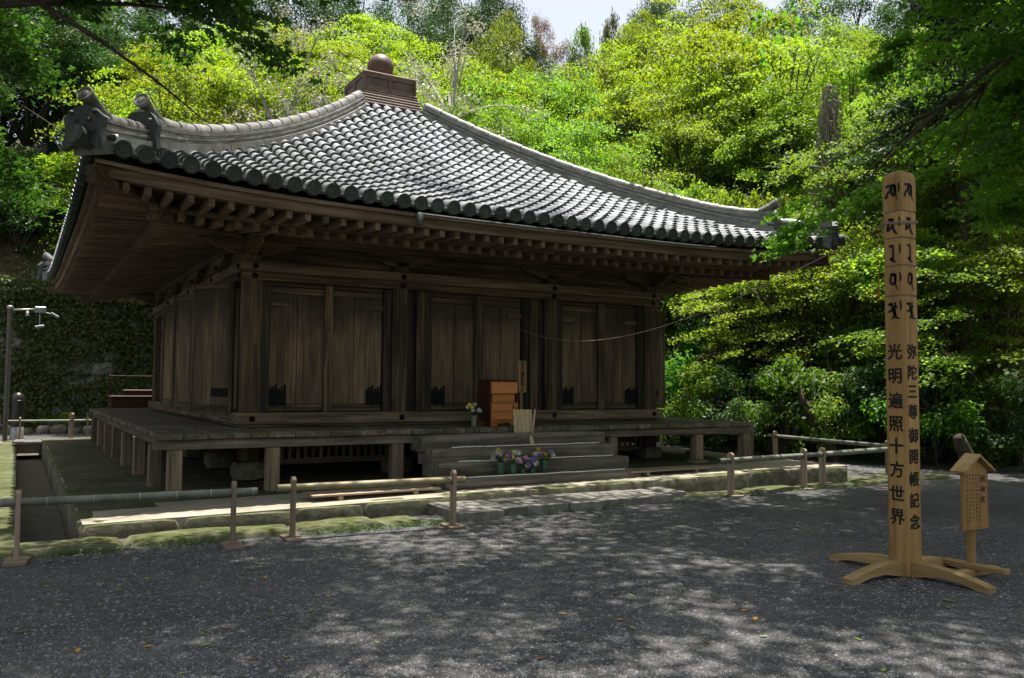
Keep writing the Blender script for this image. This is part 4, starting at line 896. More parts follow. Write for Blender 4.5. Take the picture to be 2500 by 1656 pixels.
# flowers in vases
def leaf_quads(P, Nn, S, width=0.55, lobes=1, droop=0.15):
    n_ = len(P); a = rng.normal(size=(n_, 3)); a -= Nn * (a * Nn).sum(1, keepdims=True); a /= np.linalg.norm(a, axis=1, keepdims=True) + 1e-9
    b_ = np.cross(Nn, a); out = []
    for k in range(lobes):
        th = 0 if lobes == 1 else (k - (lobes - 1) / 2) * (1.0 if lobes < 5 else 0.8)
        ll = S if lobes == 1 else S * (1 - 0.18 * abs(k - (lobes - 1) / 2))
        d_ = a * math.cos(th) + b_ * math.sin(th); e = np.cross(Nn, d_); ll = ll[:, None]
        w_ = width if lobes == 1 else width * 0.62
        out.append(np.stack([P, P + d_ * ll * 0.45 + e * ll * w_ / 2, P + d_ * ll - Nn * ll * droop, P + d_ * ll * 0.45 - e * ll * w_ / 2], 1))
    return np.concatenate(out, 0).reshape(-1, 3), lobes
def leaf_mesh(name, P, Nn, S, width=0.55, lobes=1, droop=0.15, tint=None):
    V_, k = leaf_quads(P, Nn, S, width, lobes, droop); t = rng.random(len(P)) if tint is None else tint
    return quadmesh(name, V_, np.tile(t, k))
def unit(v): return v / (np.linalg.norm(v, axis=1, keepdims=True) + 1e-9)
def bouquet(x, y, z, h, r, heads, label, spread, seed, petal_list, glass=GREENV):
    vt = thing('flower_vase', label, 'flower vase', (x, y, z), 0, 'flower vases')
    MB().lathe([(r * 0.95, 0), (r, 0.01), (r, h * 0.98), (r * 1.08, h), (r * 0.85, h), (r * 0.8, h * 0.7)], 16).build('vase', glass, vt, smooth=40)
    rr = random.Random(seed); st = MB(); P = []; Nn = []; S = []; T = {}
    for k in range(heads):
        a = rr.uniform(0, 6.28); q = spread * math.sqrt(rr.random()); hh = h + 0.06 + rr.uniform(0, 0.13) - q * 0.3
        c = (q * math.cos(a), q * math.sin(a), hh); st.tube([(0, 0, h * 0.7), (c[0] * 0.4, c[1] * 0.4, (h + hh) / 2), c], 0.003, 4)
        T.setdefault(petal_list[k % len(petal_list)], []).append(c)
        for _ in range(5):
            u = rr.uniform(0.2, 0.9); P.append((c[0] * u + rr.uniform(-.02, .02), c[1] * u + rr.uniform(-.02, .02), h * 0.95 + (hh - h) * u)); v = (rr.gauss(0, 1), rr.gauss(0, 1), 1.0); Nn.append(v); S.append(rr.uniform(0.03, 0.05))
    st.build('stem', L_GRASS, vt)
    obj('leaves', leaf_mesh('leaves', np.array(P), unit(np.array(Nn)), np.array(S)), L_GREEN, vt)
    for c_n, cs in T.items():
        P = []; Nn = []; S = []
        for c in cs:
            ax = np.array([c[0] * 2.0, c[1] * 2.0 - 0.25, 0.6]); ax /= np.linalg.norm(ax)
            for _ in range(34):
                v = np.array([rr.gauss(0, 1) for _ in range(3)]); v /= np.linalg.norm(v)
                P.append(np.array(c) + v * 0.012); Nn.append(v * 0.9 + ax); S.append(rr.uniform(0.028, 0.045))
        obj(c_n + '_blossom', leaf_mesh('blossom', np.array(P), unit(np.array(Nn)), np.array(S), 0.6), PETAL[c_n], vt)
zs3, zs1 = 0.66, 0.30
yv = -2.12
bouquet(3.08, yv, zs1, 0.19, 0.05, 12, 'green vase with white daisies and a yellow bloom on the lowest step', 0.13, 1, ['white', 'purple', 'white', 'yellow', 'white'])
bouquet(3.24, yv - 0.07, zs1, 0.17, 0.048, 12, 'green vase with pale and deep pink blooms beside the yellow and white one', 0.11, 2, ['white', 'pink', 'white', 'yellow', 'purple'])
bouquet(3.42, yv - 0.03, zs1, 0.09, 0.045, 9, 'short vase with pink and purple blooms in the middle of the vases', 0.09, 3, ['purple', 'pink', 'purple', 'white'])
bouquet(3.58, yv - 0.03, zs1, 0.09, 0.045, 9, 'short vase with lilac blooms between the pink one and the tall multicolour one', 0.09, 4, ['purple', 'white', 'purple'])
bouquet(3.80, yv + 0.0, zs1, 0.19, 0.05, 15, 'green vase with multicolour bouquet of pink yellow white and violet blooms', 0.15, 5, ['pink', 'white', 'yellow', 'purple', 'white', 'purple'])
bouquet(3.36, -0.78, VT, 0.17, 0.045, 9, 'slim vase with white and yellow blooms beside the offertory box', 0.12, 6, ['white', 'yellow', 'white'], BAMBOO)

# ------------------------------------------------------------------ memorial pillar
pil = thing('memorial_pillar', 'tall fresh timber memorial pillar with black brush lettering on cross feet', 'pillar', (3.695, -7.92, 0))
HW = 0.0925; m = MB()
zc = [0.0, 2.325, 2.58, 2.815, 3.045, 3.40]
for k in range(5):
    g0 = 0.004 if k else 0.0; z0, z1 = zc[k], zc[k + 1]
    if k < 4: m.box((-HW, -HW, z0 + g0), (HW, HW, z1 - 0.004), 0.008)
pil_b = m.build('shaft', NEW_Z, pil, fix=True)
m = MB(); prof_ = [(HW, 3.049), (HW, 3.30), (HW * 0.97, 3.345), (HW * 0.82, 3.38), (HW * 0.5, 3.397)]
for (h_, z_) in prof_: m.v += [(-h_, -h_, z_), (h_, -h_, z_), (h_, h_, z_), (-h_, h_, z_)]
for k in range(4):
    for q in range(4): m.f.append((4 * k + q, 4 * k + (q + 1) % 4, 4 * k + 4 + (q + 1) % 4, 4 * k + 4 + q))
m.f += [(0, 1, 2, 3), (16, 17, 18, 19)]
m.build('rounded_head', NEW_Z, pil, fix=True)
m = MB()
for z_ in zc[1:5]: m.box((-HW + 0.006, -HW + 0.006, z_ - 0.006), (HW - 0.006, HW - 0.006, z_ + 0.006))
m.build('groove_band', PLATEW, pil)
FOOT = [(0.0, 0.0), (0.0, 0.17), (0.16, 0.17), (0.34, 0.145), (0.50, 0.10), (0.64, 0.055), (0.64, 0.0), (0.56, 0.0), (0.42, 0.045), (0.24, 0.06), (0.12, 0.03)]
FOOT = [(x_, y_ * 0.72) for x_, y_ in FOOT]
for k in range(4):
    a = k * math.pi / 2; dx, dy = math.cos(a), math.sin(a); o_ = HW + 0.001
    off = 0.055 * (1 if k in (0, 2) else -1)
    mt = Matrix(((dx, 0, -dy, dx * o_ + dy * 0.05), (dy, 0, dx, dy * o_ - dx * 0.05), (0, 1, 0, 0), (0, 0, 0, 1)))
    MB().extrude(FOOT, 0.10, mt).build('foot', NEW_X if k % 2 == 0 else NEW_Y, pil, fix=True)
# lettering: left face looks along -x, right face along -y
ML = Matrix(((0, 0, -1, -HW - 0.0005), (-1, 0, 0, 0), (0, 1, 0, 0), (0, 0, 0, 1)))
MR = Matrix(((1, 0, 0, 0), (0, 0, -1, -HW - 0.0005), (0, 1, 0, 0), (0, 0, 0, 1)))
for (s, mt, zs) in [('光明遍照十方世界', ML, [1.86, 1.655, 1.45, 1.255, 1.07, 0.875, 0.68, 0.485]), ('弥陀三尊御開帳記念', MR, [1.86, 1.685, 1.525, 1.36, 1.16, 0.985, 0.80, 0.625, 0.45])]:
    for ch, z_ in zip(s, zs):
        o = obj('lettering', text_mesh(ch, 0.14 if mt is ML else 0.13, 0.0028), INK, pil); o.matrix_local = mt @ Matrix.Translation((0, z_, 0.0015))
SID = [  # seed letters as brush strokes in a unit box
    [[(-.5, .35), (-.2, .4), (-.1, .15), (-.35, -.05), (-.5, -.3), (-.3, -.25)], [(-.1, .42), (.2, .4)], [(.05, .4), (-.05, .0), (.1, -.2), (.22, .1), (.2, .4), (.28, -.2), (.38, -.55)]],
    [[(-.35, .4), (.1, .38)], [(-.1, .38), (-.3, .1), (-.38, -.25), (-.15, -.1), (.05, .05)], [(.05, .4), (.0, .0), (.15, -.35), (.38, -.55)]],
    [[(-.3, .4), (.05, .42)], [(.0, .4), (.0, -.35), (-.2, -.3), (.05, -.5), (.25, -.55)]],
    [[(-.25, .38), (.15, .42)], [(.0, .4), (-.22, .2), (-.2, -.1), (.05, -.15), (.15, .15), (.12, .4), (.15, -.2), (.35, -.6)]],
    [[(-.45, .3), (-.05, .32)], [(-.25, .4), (-.1, .0), (-.5, -.15)], [(-.1, .05), (.05, -.35), (-.2, -.55)], [(.1, .42), (.05, .0), (.15, -.45), (.45, -.55)], [(.05, .1), (.25, .2)]]]
ZL = [3.215, 2.925, 2.695, 2.455, 2.215]
for (mt, extra_) in ((ML, True), (MR, False)):
    for st_, z_ in zip(SID, ZL):
        m = MB()
        for s in st_: stroke(m, [(x_ * 0.125, z_ + y_ * 0.145) for x_, y_ in s], 0.025, mt)
        if extra_: stroke(m, [(0.060, z_ + 0.07), (0.066, z_ + 0.02), (0.058, z_ - 0.012)], 0.018, mt)
        m.build('lettering', INK, pil)
# rope from the hall to the pillar, and its hanging tail
A_ = Vector((4.55, -0.02, 2.55)); B_ = Vector((3.695 - HW - 0.014, -7.92 + HW + 0.005, 2.935)); pts = []
for k in range(41):
    t = k / 40; p = A_.lerp(B_, t); p.z -= 0.62 * 4 * t * (1 - t) * (1 - 0.35 * t); pts.append(p)
rp = thing('rope', 'thin rope sagging from the hall front to the timber pillar', 'rope', tuple(B_))
MB().tube([p - B_ for p in pts], 0.0045, 6).build('span', ROPEM, rp, smooth=True)
m = MB(); q = HW + 0.009
c0 = Vector((3.695, -7.92, 0)) - B_
for dz in (0.0, 0.014): m.tube([c0 + Vector((x_ * q, y_ * q, B_.z + dz + 0.02 * (i % 2))) for i, (x_, y_) in enumerate([(-1, -1), (1, -1), (1, 1), (-1, 1), (-1, -1)])], 0.0045, 6)
m.build('loop', ROPEM, rp)
MB().tube([(0, 0.02, 0), (-0.012, 0.03, -0.2), (-0.004, 0.03, -0.42), (-0.008, 0.03, -0.62)], [0.003, 0.003, 0.004, 0.009], 6).build('tail', flat('red_cord', (0.3, 0.06, 0.04), 0.8), rp)

# ------------------------------------------------------------------ roofed notice sign beside the pillar
ns = thing('notice_sign', 'small roofed wooden notice sign on a post beside the pillar', 'sign', (4.17, -8.22, 0), R(-1))
B('post', (-0.035, -0.0, 0.06), (0.035, 0.045, 0.50), NEW_Z, ns, 0.004)
mt = Matrix(((1, 0, 0, 0), (0, 0, 1, -0.032), (0, 1, 0, 0), (0, 0, 0, 1)))
bd = MB().extrude([(-0.165, 0.385), (0.165, 0.385), (0.165, 0.865), (0.0, 0.97), (-0.165, 0.865)], 0.031, mt).build('board', NEW_Z, ns, fix=True)
for sx in (-1, 1):
    m = MB(); m.hexa([(0, -0.075, 0.988), (sx * 0.205, -0.075, 0.855), (sx * 0.205, 0.06, 0.855), (0, 0.06, 0.988), (0, -0.075, 1.010), (sx * 0.212, -0.075, 0.873), (sx * 0.212, 0.06, 0.873), (0, 0.06, 1.010)]); m.build('roof_board', NEW_X, ns, fix=True)
for (lo, hi, m_) in [((-0.30, -0.035, 0.0), (0.30, 0.045, 0.055), NEW_X), ((-0.045, -0.28, 0.0565), (0.045, 0.28, 0.10), NEW_Y)]: B('foot', lo, hi, m_, ns, 0.006)
mtn = Matrix(((1, 0, 0, 0), (0, 0, -1, -0.033), (0, 1, 0, 0), (0, 0, 0, 1)))
for ch, z_ in zip('回向柱', (0.80, 0.715, 0.63)):
    o = obj('lettering', text_mesh(ch, 0.062, 0.0006, 0.001), INK, ns); o.matrix_local = mtn @ Matrix.Translation((0.09, z_, 0.001))
scribble(ns, [(0.145, 0.845, 0.50, 0.024, 0.0035)] + [(0.038 - 0.041 * k, 0.83, 0.46 + 0.01 * ((k * 3) % 3), 0.026, 0.0038) for k in range(5)], INK, mtn, 9)

# ------------------------------------------------------------------ bamboo barriers
def post_mesh(h=0.62, w=0.10, t=0.038):
    m = MB(); mt = Matrix(((0, 0, 1, -t / 2), (1, 0, 0, 0), (0, 1, 0, 0), (0, 0, 0, 1)))
    out = [(-w / 2, 0.03), (w / 2, 0.03), (w / 2, h - 0.03), (w / 2 - 0.03, h), (-w / 2 + 0.03, h), (-w / 2, h - 0.03)]
    # ring with a round hole: build as two halves around the opening
    zc_, r_ = h - 0.105, 0.043; hole = [(r_ * math.cos(a), zc_ + r_ * math.sin(a) * 1.15) for a in np.linspace(0, 2 * math.pi, 17)[:-1]]
    right = [(0, 0.03), (w / 2, 0.03), (w / 2, h - 0.03), (w / 2 - 0.03, h), (0, h)] + [hole[k] for k in (4, 3, 2, 1, 0, 15, 14, 13, 12)]
    left = [(0, 0.03)] + [hole[k] for k in (12, 11, 10, 9, 8, 7, 6, 5, 4)] + [(0, h), (-w / 2 + 0.03, h), (-w / 2, h - 0.03), (-w / 2, 0.03)]
    m.extrude(right, t, mt); m.extrude(left, t, mt); return m
pm_me = post_mesh().mesh('post'); pm_me.materials.append(POSTW)
bmx = bmesh.new(); bmx.from_mesh(pm_me); bmesh.ops.recalc_face_normals(bmx, faces=bmx.faces); bmx.to_mesh(pm_me); bmx.free()
plate_me = MB().box((-0.09, -0.16, 0.0), (0.09, 0.16, 0.029), 0.005).mesh('base_plate'); plate_me.materials.append(PLATEW)
def barrier(p0, p1, posts, label, r=0.036, mat=BAMBOO, seed=0, zr=0.515, plank=False, turn=0.0):
    p0 = Vector((*p0, 0)); p1 = Vector((*p1, 0)); d_ = (p1 - p0); L = d_.length; d_.normalize(); ang = math.atan2(d_.y, d_.x)
    t = thing('bamboo_barrier', label, 'barrier', tuple((p0 + p1) / 2), ang, 'bamboo barriers around the hall')
    rr = random.Random(seed); pts = []; rad = []; x = -L / 2; nodes_ = []
    while x < L / 2:
        pts += [(x, 0, zr)]; rad += [r]; nodes_.append(x); x += rr.uniform(0.30, 0.40)
    pts.append((L / 2, 0, zr)); rad.append(r)
    m = MB(); m.tube(pts, rad, 14)
    rail = m.build('bamboo_rail', mat, t, smooth=50)
    for xx in nodes_[1:]:
        MB().tube([(xx - 0.006, 0, zr), (xx, 0, zr), (xx + 0.006, 0, zr)], [r * 1.01, r * 1.07, r * 1.01], 14).build('node', BNODE, rail, smooth=True)
    e = MB().tube([(-L / 2 - 0.002, 0, zr), (-L / 2 + 0.02, 0, zr)], r * 0.72, 12).build('hollow_end', IRON, rail)
    for a in posts:
        po = bpy.data.objects.new('post', pm_me); COL.objects.link(po); po.parent = t; po.location = (a - L / 2, 0, 0); po.rotation_euler = (0, 0, turn)
        pl = bpy.data.objects.new('base_plate', plate_me); COL.objects.link(pl); pl.parent = t; pl.location = (a - L / 2, 0, 0); pl.rotation_euler = (0, 0, turn + rr.uniform(-0.06, 0.06))
    return t
barrier((-4.6, -3.86), (-0.73, -4.10), [0.55, 1.88, 3.66], 'long grey bamboo barrier along the mossy kerb by the ditch corner', seed=1)
barrier((-0.50, -3.95), (1.53, -4.06), [0.16, 1.90], 'short yellowish bamboo barrier beside the stone slabs', mat=BAMBOO_Y, seed=2)
barrier((5.80, -3.55), (8.10, -3.36), [0.24, 1.90], 'short bamboo barrier by the kerb beyond the steps', seed=3, r=0.034)
barrier((8.02, -3.37), (10.9, -3.0), [0.14, 2.6], 'pale thick bamboo barrier end to end with the short one', seed=4, r=0.04)
barrier((11.35, 0.75), (10.75, -2.85), [0.25, 3.4], 'bamboo barrier before the wooded bank with strap leaved plants', seed=5)
barrier((11.1, 4.3), (11.35, 1.0), [0.3, 3.1], 'sunlit bamboo barrier behind the veranda corner', seed=6)
barrier((-3.0, 13.6), (-0.75, 13.4), [0.35, 1.95], 'bamboo barrier on the sunlit path behind the hall', seed=7, r=0.032)
barrier((-4.4, 10.2), (-3.15, 12.9), [0.3, 2.7], 'bamboo barrier beside the moss lined ditch edge', seed=8, r=0.034)
# broad plank end posts at the back
for k, (x, y, lab) in enumerate([(-1.45, 13.5, 'broad wooden plank post with a round hole in the back barrier'), (-3.2, 12.6, 'broad wooden plank post at the ditch edge beside the bollard')]):
    t = thing('plank_post', lab, 'post', (x, y, 0), R(20 + 60 * k))
    m = post_mesh(0.72, 0.2, 0.06); m.build('plank', POSTW, t, fix=True)
    B('foot', (-0.16, -0.2, 0), (0.16, 0.2, 0.029), PLATEW, t, 0.005)
# flat drain cover and wooden treads at the back left
cv = thing('drain_cover', 'dark metal grating over the ditch at the back', 'drain cover', (-2.45, 11.6, 0.05))
B('frame', (-0.36, -0.75, 0), (0.36, 0.75, 0.03), BLACKP, cv, 0.004)
for k in range(14): B('bar', (-0.33, -0.7 + k * 0.104, 0.0302), (0.33, -0.66 + k * 0.104, 0.045), BRONZE, cv, 0.003)
for k in range(4):
    t = B('wooden_tread', (-0.35, -0.12, 0.0), (0.35, 0.12, 0.045), PLATEW, None, 0.006); t.location = (-3.62, 4.2 + k * 1.7, 0.0); t.rotation_euler = (0, 0, 0.05 * k)
    tag(t, 'flat wooden tread on the sunny gravel beside the mossy ditch edge', 'tread', 'wooden treads by the ditch')
# low stools of planks on the platform
for k, (x, y, lab) in enumerate([(1.15, -2.3, 'low slatted duckboard on the platform beside the steps'), (6.0, -2.15, 'low slatted duckboard on the platform beyond the steps')]):
    t = thing('duckboard', lab, 'duckboard', (x, y, ptop(x)), 0.03)
    for q in (-0.5, 0.5): B('bearer', (q - 0.03, -0.2, 0.0), (q + 0.03, 0.2, 0.05), PLATEW, t, 0.004)
    for q in range(3): B('slat', (-0.85, -0.2 + q * 0.14, 0.051), (0.85, -0.08 + q * 0.14, 0.075), PLATEW, t, 0.004)
# lamp and camera pole, bollard, bench at the back left
lp = thing('camera_pole', 'tall thin metal pole with floodlights and a camera arm', 'lamp pole', (-2.98, 13.0, 0))
MB().tube([(0, 0, 0), (0, 0, 3.44)], 0.06, 14).build('pole', BRONZE, lp, smooth=50)
MB().lathe([(0.075, 3.44), (0.075, 3.50), (0.05, 3.52)], 14).build('cap', METAL, lp)
MB().tube([(0, 0, 3.40), (0.3, 0, 3.43), (0.62, 0, 3.45)], 0.026, 8).build('arm', METAL, lp, smooth=True)
MB().tube([(0.40, 0, 3.40), (0.40, 0, 3.27)], [0.03, 0.045], 10).build('sensor', WHITE, lp, smooth=True)
B('junction_box', (0.56, -0.07, 3.36), (0.82, 0.07, 3.52), METAL, lp, 0.012)
for (x_, ang_) in ((0.68, -10), (1.02, 30)):
    mt = Matrix.Translation((x_, -0.05, 3.36 - (0.36 if ang_ < 0 else 0.05))) @ Matrix.Rotation(R(ang_), 4, 'Y'); h_ = MB().box((-0.11, -0.06, -0.03), (0.11, 0.06, 0.03), 0.012, mt).build('floodlight', METAL, lp, fix=True)
    MB().tube([(0.68, 0, 3.40), (x_, -0.05, 3.36 - (0.33 if ang_ < 0 else 0.03))], 0.014, 6).build('bracket', METAL, lp)
bo = thing('bollard', 'black bollard light with domed top by the path', 'bollard', (-2.72, 14.2, 0))
MB().lathe([(0.16, 0.0), (0.16, 1.0), (0.165, 1.005), (0.165, 1.05), (0.16, 1.055), (0.16, 1.10), (0.14, 1.19), (0.09, 1.25), (0.02, 1.27)], 24).build('shaft', BLACKP, bo, smooth=40)
MB().lathe([(0.168, 0.0), (0.168, 0.32), (0.162, 0.33)], 24).build('base', METAL, bo, smooth=40)
be = thing('wooden_cabinet', 'dark red wooden railed cabinet behind the veranda', 'cabinet', (-0.1, 12.6, 0.0))
B('body', (-0.5, -0.28, 0.55), (1.2, 0.28, 1.15), DARKRED, be, 0.01)
for k in range(3): B('rail', (-0.55, -0.31, 0.62 + k * 0.22), (1.25, -0.281, 0.66 + k * 0.22), DARKRED, be, 0.004)
B('lid', (-0.55, -0.32, 1.151), (1.25, 0.32, 1.2), DARKRED, be, 0.008)
B('tray', (-0.2, -0.2, 1.201), (0.8, 0.2, 1.36), DARKRED, be, 0.01)
for (x_, y_) in ((-0.46, -0.24), (1.16, -0.24), (-0.46, 0.24), (1.16, 0.24)): B('leg', (x_ - 0.04, y_ - 0.04, 0), (x_ + 0.04, y_ + 0.04, 0.549), DARKRED, be, 0.005)
B('post', (-0.56, -0.27, 1.2005), (-0.52, -0.23, 1.75), DARKRED, be, 0.004); MB().tube([(-0.54, -0.25, 1.73), (1.25, -0.25, 1.73)], 0.014, 6).build('top_rail', DARKRED, be)
#TREES
# ------------------------------------------------------------------ hillside
def sstep(a, b_, x): t = np.clip((x - a) / (b_ - a), 0, 1); return t * t * (3 - 2 * t)
def hill(x, y):
    x = np.asarray(x, float); y = np.asarray(y, float)
    wob = 0.5 * np.sin(x * 0.7 + y * 0.3) + 0.35 * np.sin(y * 1.1 - x * 0.4)
    edge_r = np.interp(y, [-40, -8, -2.6, 1.3, 4, 7, 14, 60], [9, 12.5, 14.9, 15.9, 14.2, 14.4, 12, 12])
    s = np.maximum(y - 17.0 - 1.2 * sstep(4, -1, x), (x - edge_r) * 0.95) + wob * 0.12
    z = np.where(s < 0, 0.3 * s, 0.12 * s + 0.80 * np.maximum(0, np.maximum(y - 18.0, (x - edge_r) * 0.55 - 3.0)) + 0.0)
    z = z + 3.9 * sstep(18.55, 18.9, y) * sstep(5.5, 1.5, x)
    z = np.where(z > 9, 9 + 5.0 * np.tanh((z - 9) / 9.0), z)
    return z + 0.22 * wob * sstep(1, 8, s) + 0.02
hx = np.concatenate([np.arange(-60, -6, 3.0), np.arange(-6, 26, 0.7), np.arange(26, 100, 3.0)]); hy = np.concatenate([np.arange(-40, -12, 3.0), np.arange(-12, 16.8, 0.7), np.arange(16.8, 20, 0.25), np.arange(20, 32, 0.8), np.arange(32, 110, 3.0)])
XX, YY = np.meshgrid(hx, hy, indexing='ij'); ZZ = hill(XX, YY); nx_, ny_ = XX.shape
verts = np.stack([XX, YY, ZZ], -1).reshape(-1, 3); faces = []
for i in range(nx_ - 1):
    for j in range(ny_ - 1):
        if max(ZZ[i, j], ZZ[i + 1, j], ZZ[i, j + 1], ZZ[i + 1, j + 1]) < -0.3: continue
        a = i * ny_ + j; faces.append((a, a + ny_, a + ny_ + 1, a + 1))
hm = bpy.data.meshes.new('hillside'); hm.from_pydata(verts.tolist(), [], faces); hm.update()
tag(obj('hillside', hm, FLOOR, smooth=True), 'wooded hillside of leaf litter rising behind the hall', None, None, 'structure')
# ------------------------------------------------------------------ trees
def bez(a, b_, c, n_=7): return [tuple((1 - t) ** 2 * Vector(a) + 2 * t * (1 - t) * Vector(b_) + t * t * Vector(c)) for t in np.linspace(0, 1, n_)]
def tree_meshes(seed, H, Rc, zc0, nclump, nleaf, leaf, disc, lobes=1, style='maple', ends=None, tr=0.16, lean=(0, 0), width=0.6, minr=0.35):
    """returns trunk mesh data (MB) and crown arrays; origin at the base"""
    global rng
    r = np.random.default_rng(seed); cz = (zc0 + H) / 2; hz = (H - zc0) / 2
    if ends is None:
        c = []
        while len(c) < nclump:
            v = r.normal(size=3); v /= np.linalg.norm(v); q = minr + (1 - minr) * r.random() ** 0.45
            lump = 0.78 + 0.3 * math.sin(3.1 * math.atan2(v[1], v[0]) + seed) * (1 - abs(v[2])) + 0.15 * r.normal()
            if style == 'cone':
                tz = r.random() ** 0.8; rad = Rc * (1.02 - tz) * (0.55 + 0.45 * r.random()); a = r.uniform(0, 6.28); c.append((rad * math.cos(a), rad * math.sin(a), zc0 + (H - zc0) * tz)); continue
            z = cz + v[2] * hz * q
            if v[2] < -0.3 and r.random() < 0.5: continue
            c.append((lean[0] + v[0] * Rc * q * lump, lean[1] + v[1] * Rc * q * lump, z))
        c = np.array(c)
    else: c = np.array(ends, float); nclump = len(c)
    per = nleaf // nclump; P = []; Nn = []; T = []
    for k in range(nclump):
        sz = disc[0] * r.uniform(0.65, 1.3); m = int(per * r.uniform(0.7, 1.3)); o = c[k]
        outv = np.array([o[0] - lean[0], o[1] - lean[1], 0]); no = np.linalg.norm(outv) + 1e-6; outv /= no
        if style in ('maple', 'cone'):
            # several overlapping flat sprays
            ns_ = max(3, int(6 * sz)); sub = r.normal(size=(ns_, 3)) * np.array([sz * 0.55, sz * 0.55, disc[1] * 1.6]); w_ = r.integers(0, ns_, m)
            g_ = r.normal(size=(m, 3)) * np.array([sz * 0.34, sz * 0.34, disc[1] * 0.45]); d3 = sub[w_] + g_
            d3[:, 2] -= 0.28 * (d3[:, :2] @ outv[:2]) + 0.12 * np.hypot(d3[:, 0], d3[:, 1])
            P.append(o + d3); nn = np.array([0, 0, 1.0]) + 0.55 * r.normal(size=(m, 3)) + 0.25 * outv; Nn.append(nn)
        else:
            v = unit(r.normal(size=(m, 3))); d3 = v * (r.random(m) ** 0.4)[:, None] * np.array([sz, sz, sz * 0.75])
            P.append(o + d3); Nn.append(v * 0.8 + np.array([0, 0, 0.6]) + 0.6 * r.normal(size=(m, 3)))
        T.append(np.clip(r.normal(0.5 + 0.25 * r.normal(), 0.22, m), 0, 1))
    P = np.concatenate(P); Nn = unit(np.concatenate(Nn)); T = np.concatenate(T); S = leaf * r.uniform(0.65, 1.3, len(P))
    me = leaf_mesh('crown', P, Nn, S, width, lobes, 0.15, T)
    tb = MB(); top = (lean[0] * 0.8, lean[1] * 0.8, zc0 + (H - zc0) * (0.9 if style == 'cone' else 0.62))
    tp = [(0, 0, -0.5), (r.normal() * 0.06, r.normal() * 0.06, zc0 * 0.4), (lean[0] * 0.3 + r.normal() * 0.12, lean[1] * 0.3 + r.normal() * 0.12, zc0), top]
    tb.tube(tp, [tr * 1.25, tr, tr * 0.8, tr * 0.2], 9)
    for k in r.permutation(nclump)[:min(nclump, 26 if ends is None else 60)]:
        e = c[k]; f_ = r.uniform(0.35, 0.95); st_ = np.array(tp[2]) * (1 - f_) + np.array(top) * f_ if r.random() < 0.75 else np.array(tp[1]) * 0.4 + np.array(tp[2]) * 0.6
        mid = (st_ + e) / 2 + np.array([0, 0, 0.5 + 0.3 * r.random()]) * (1 if style != 'cone' else -0.2)
        L = np.linalg.norm(e - st_); r0 = tr * 0.12 + 0.010 * L; tb.tube(bez(st_, mid, e), np.linspace(r0, 0.008, 7), 5)
        for _ in range(2):
            e2 = e + r.normal(size=3) * disc[0] * 0.7; st2 = np.array(bez(st_, mid, e)[4]); tb.tube(bez(st2, (st2 + e2) / 2 + np.array([0, 0, 0.12]), e2, 4), np.linspace(r0 * 0.4, 0.005, 4), 4)
    return tb, me
KINDS = {}
def kind(key, n_var, bark, leafm, **kw):
    KINDS[key] = []
    for k in range(n_var):
        tb, cm = tree_meshes(seed=hash_key(key) + k * 13, **kw); tm = tb.mesh('trunk'); tm.materials.append(bark)
        tm.polygons.foreach_set('use_smooth', [True] * len(tm.polygons)); cm.materials.append(leafm); KINDS[key].append((tm, cm, kw['H'], kw['Rc']))
def hash_key(s): return sum(ord(ch) * (i + 3) for i, ch in enumerate(s))
kind('maple', 3, BARK, L_MAPLE, H=10, Rc=4.0, zc0=3.0, nclump=66, nleaf=38000, leaf=0.098, disc=(0.85, 0.11), lobes=1, width=0.75)
kind('broad', 2, BARK, L_GREEN, H=9, Rc=3.6, zc0=2.2, nclump=80, nleaf=34000, leaf=0.105, disc=(0.7, 0.13), lobes=1, width=0.5)
kind('evergreen', 2, BARK, L_DARK, H=10, Rc=3.6, zc0=2.0, nclump=62, nleaf=30000, leaf=0.11, disc=(0.8, 0.3), style='blob', width=0.5)
kind('conifer', 1, BARK, L_CONIF, H=15, Rc=2.8, zc0=4.0, nclump=110, nleaf=20000, leaf=0.22, disc=(0.7, 0.1), style='cone', width=0.3)
kind('sapling', 2, BARK, L_MAPLE, H=5, Rc=2.1, zc0=0.6, nclump=46, nleaf=16000, leaf=0.078, disc=(0.55, 0.07), lobes=1, width=0.7, tr=0.06)
kind('shrub', 2, BARK, L_DARK, H=2.2, Rc=1.4, zc0=0.1, nclump=26, nleaf=5200, leaf=0.10, disc=(0.42, 0.3), style='blob', tr=0.04)
kind('cherry', 1, BARK, L_PALE, H=4.5, Rc=1.6, zc0=0.9, nclump=30, nleaf=3400, leaf=0.13, disc=(0.4, 0.16), style='blob', tr=0.05)
kind('canopy', 2, BARK, L_NEAR, H=13.5, Rc=7.2, zc0=8.0, nclump=200, nleaf=40000, leaf=0.15, disc=(0.95, 0.3), lobes=1, width=0.8, minr=0.0, tr=0.28, lean=(5.5, 0))
kind('thin', 2, BARK, L_NEAR, H=13.5, Rc=7.2, zc0=8.4, nclump=130, nleaf=15000, leaf=0.17, disc=(0.85, 0.3), lobes=1, width=0.8, minr=0.0, tr=0.26, lean=(5.5, 0))
VAR = random.Random(5); CNT = {}
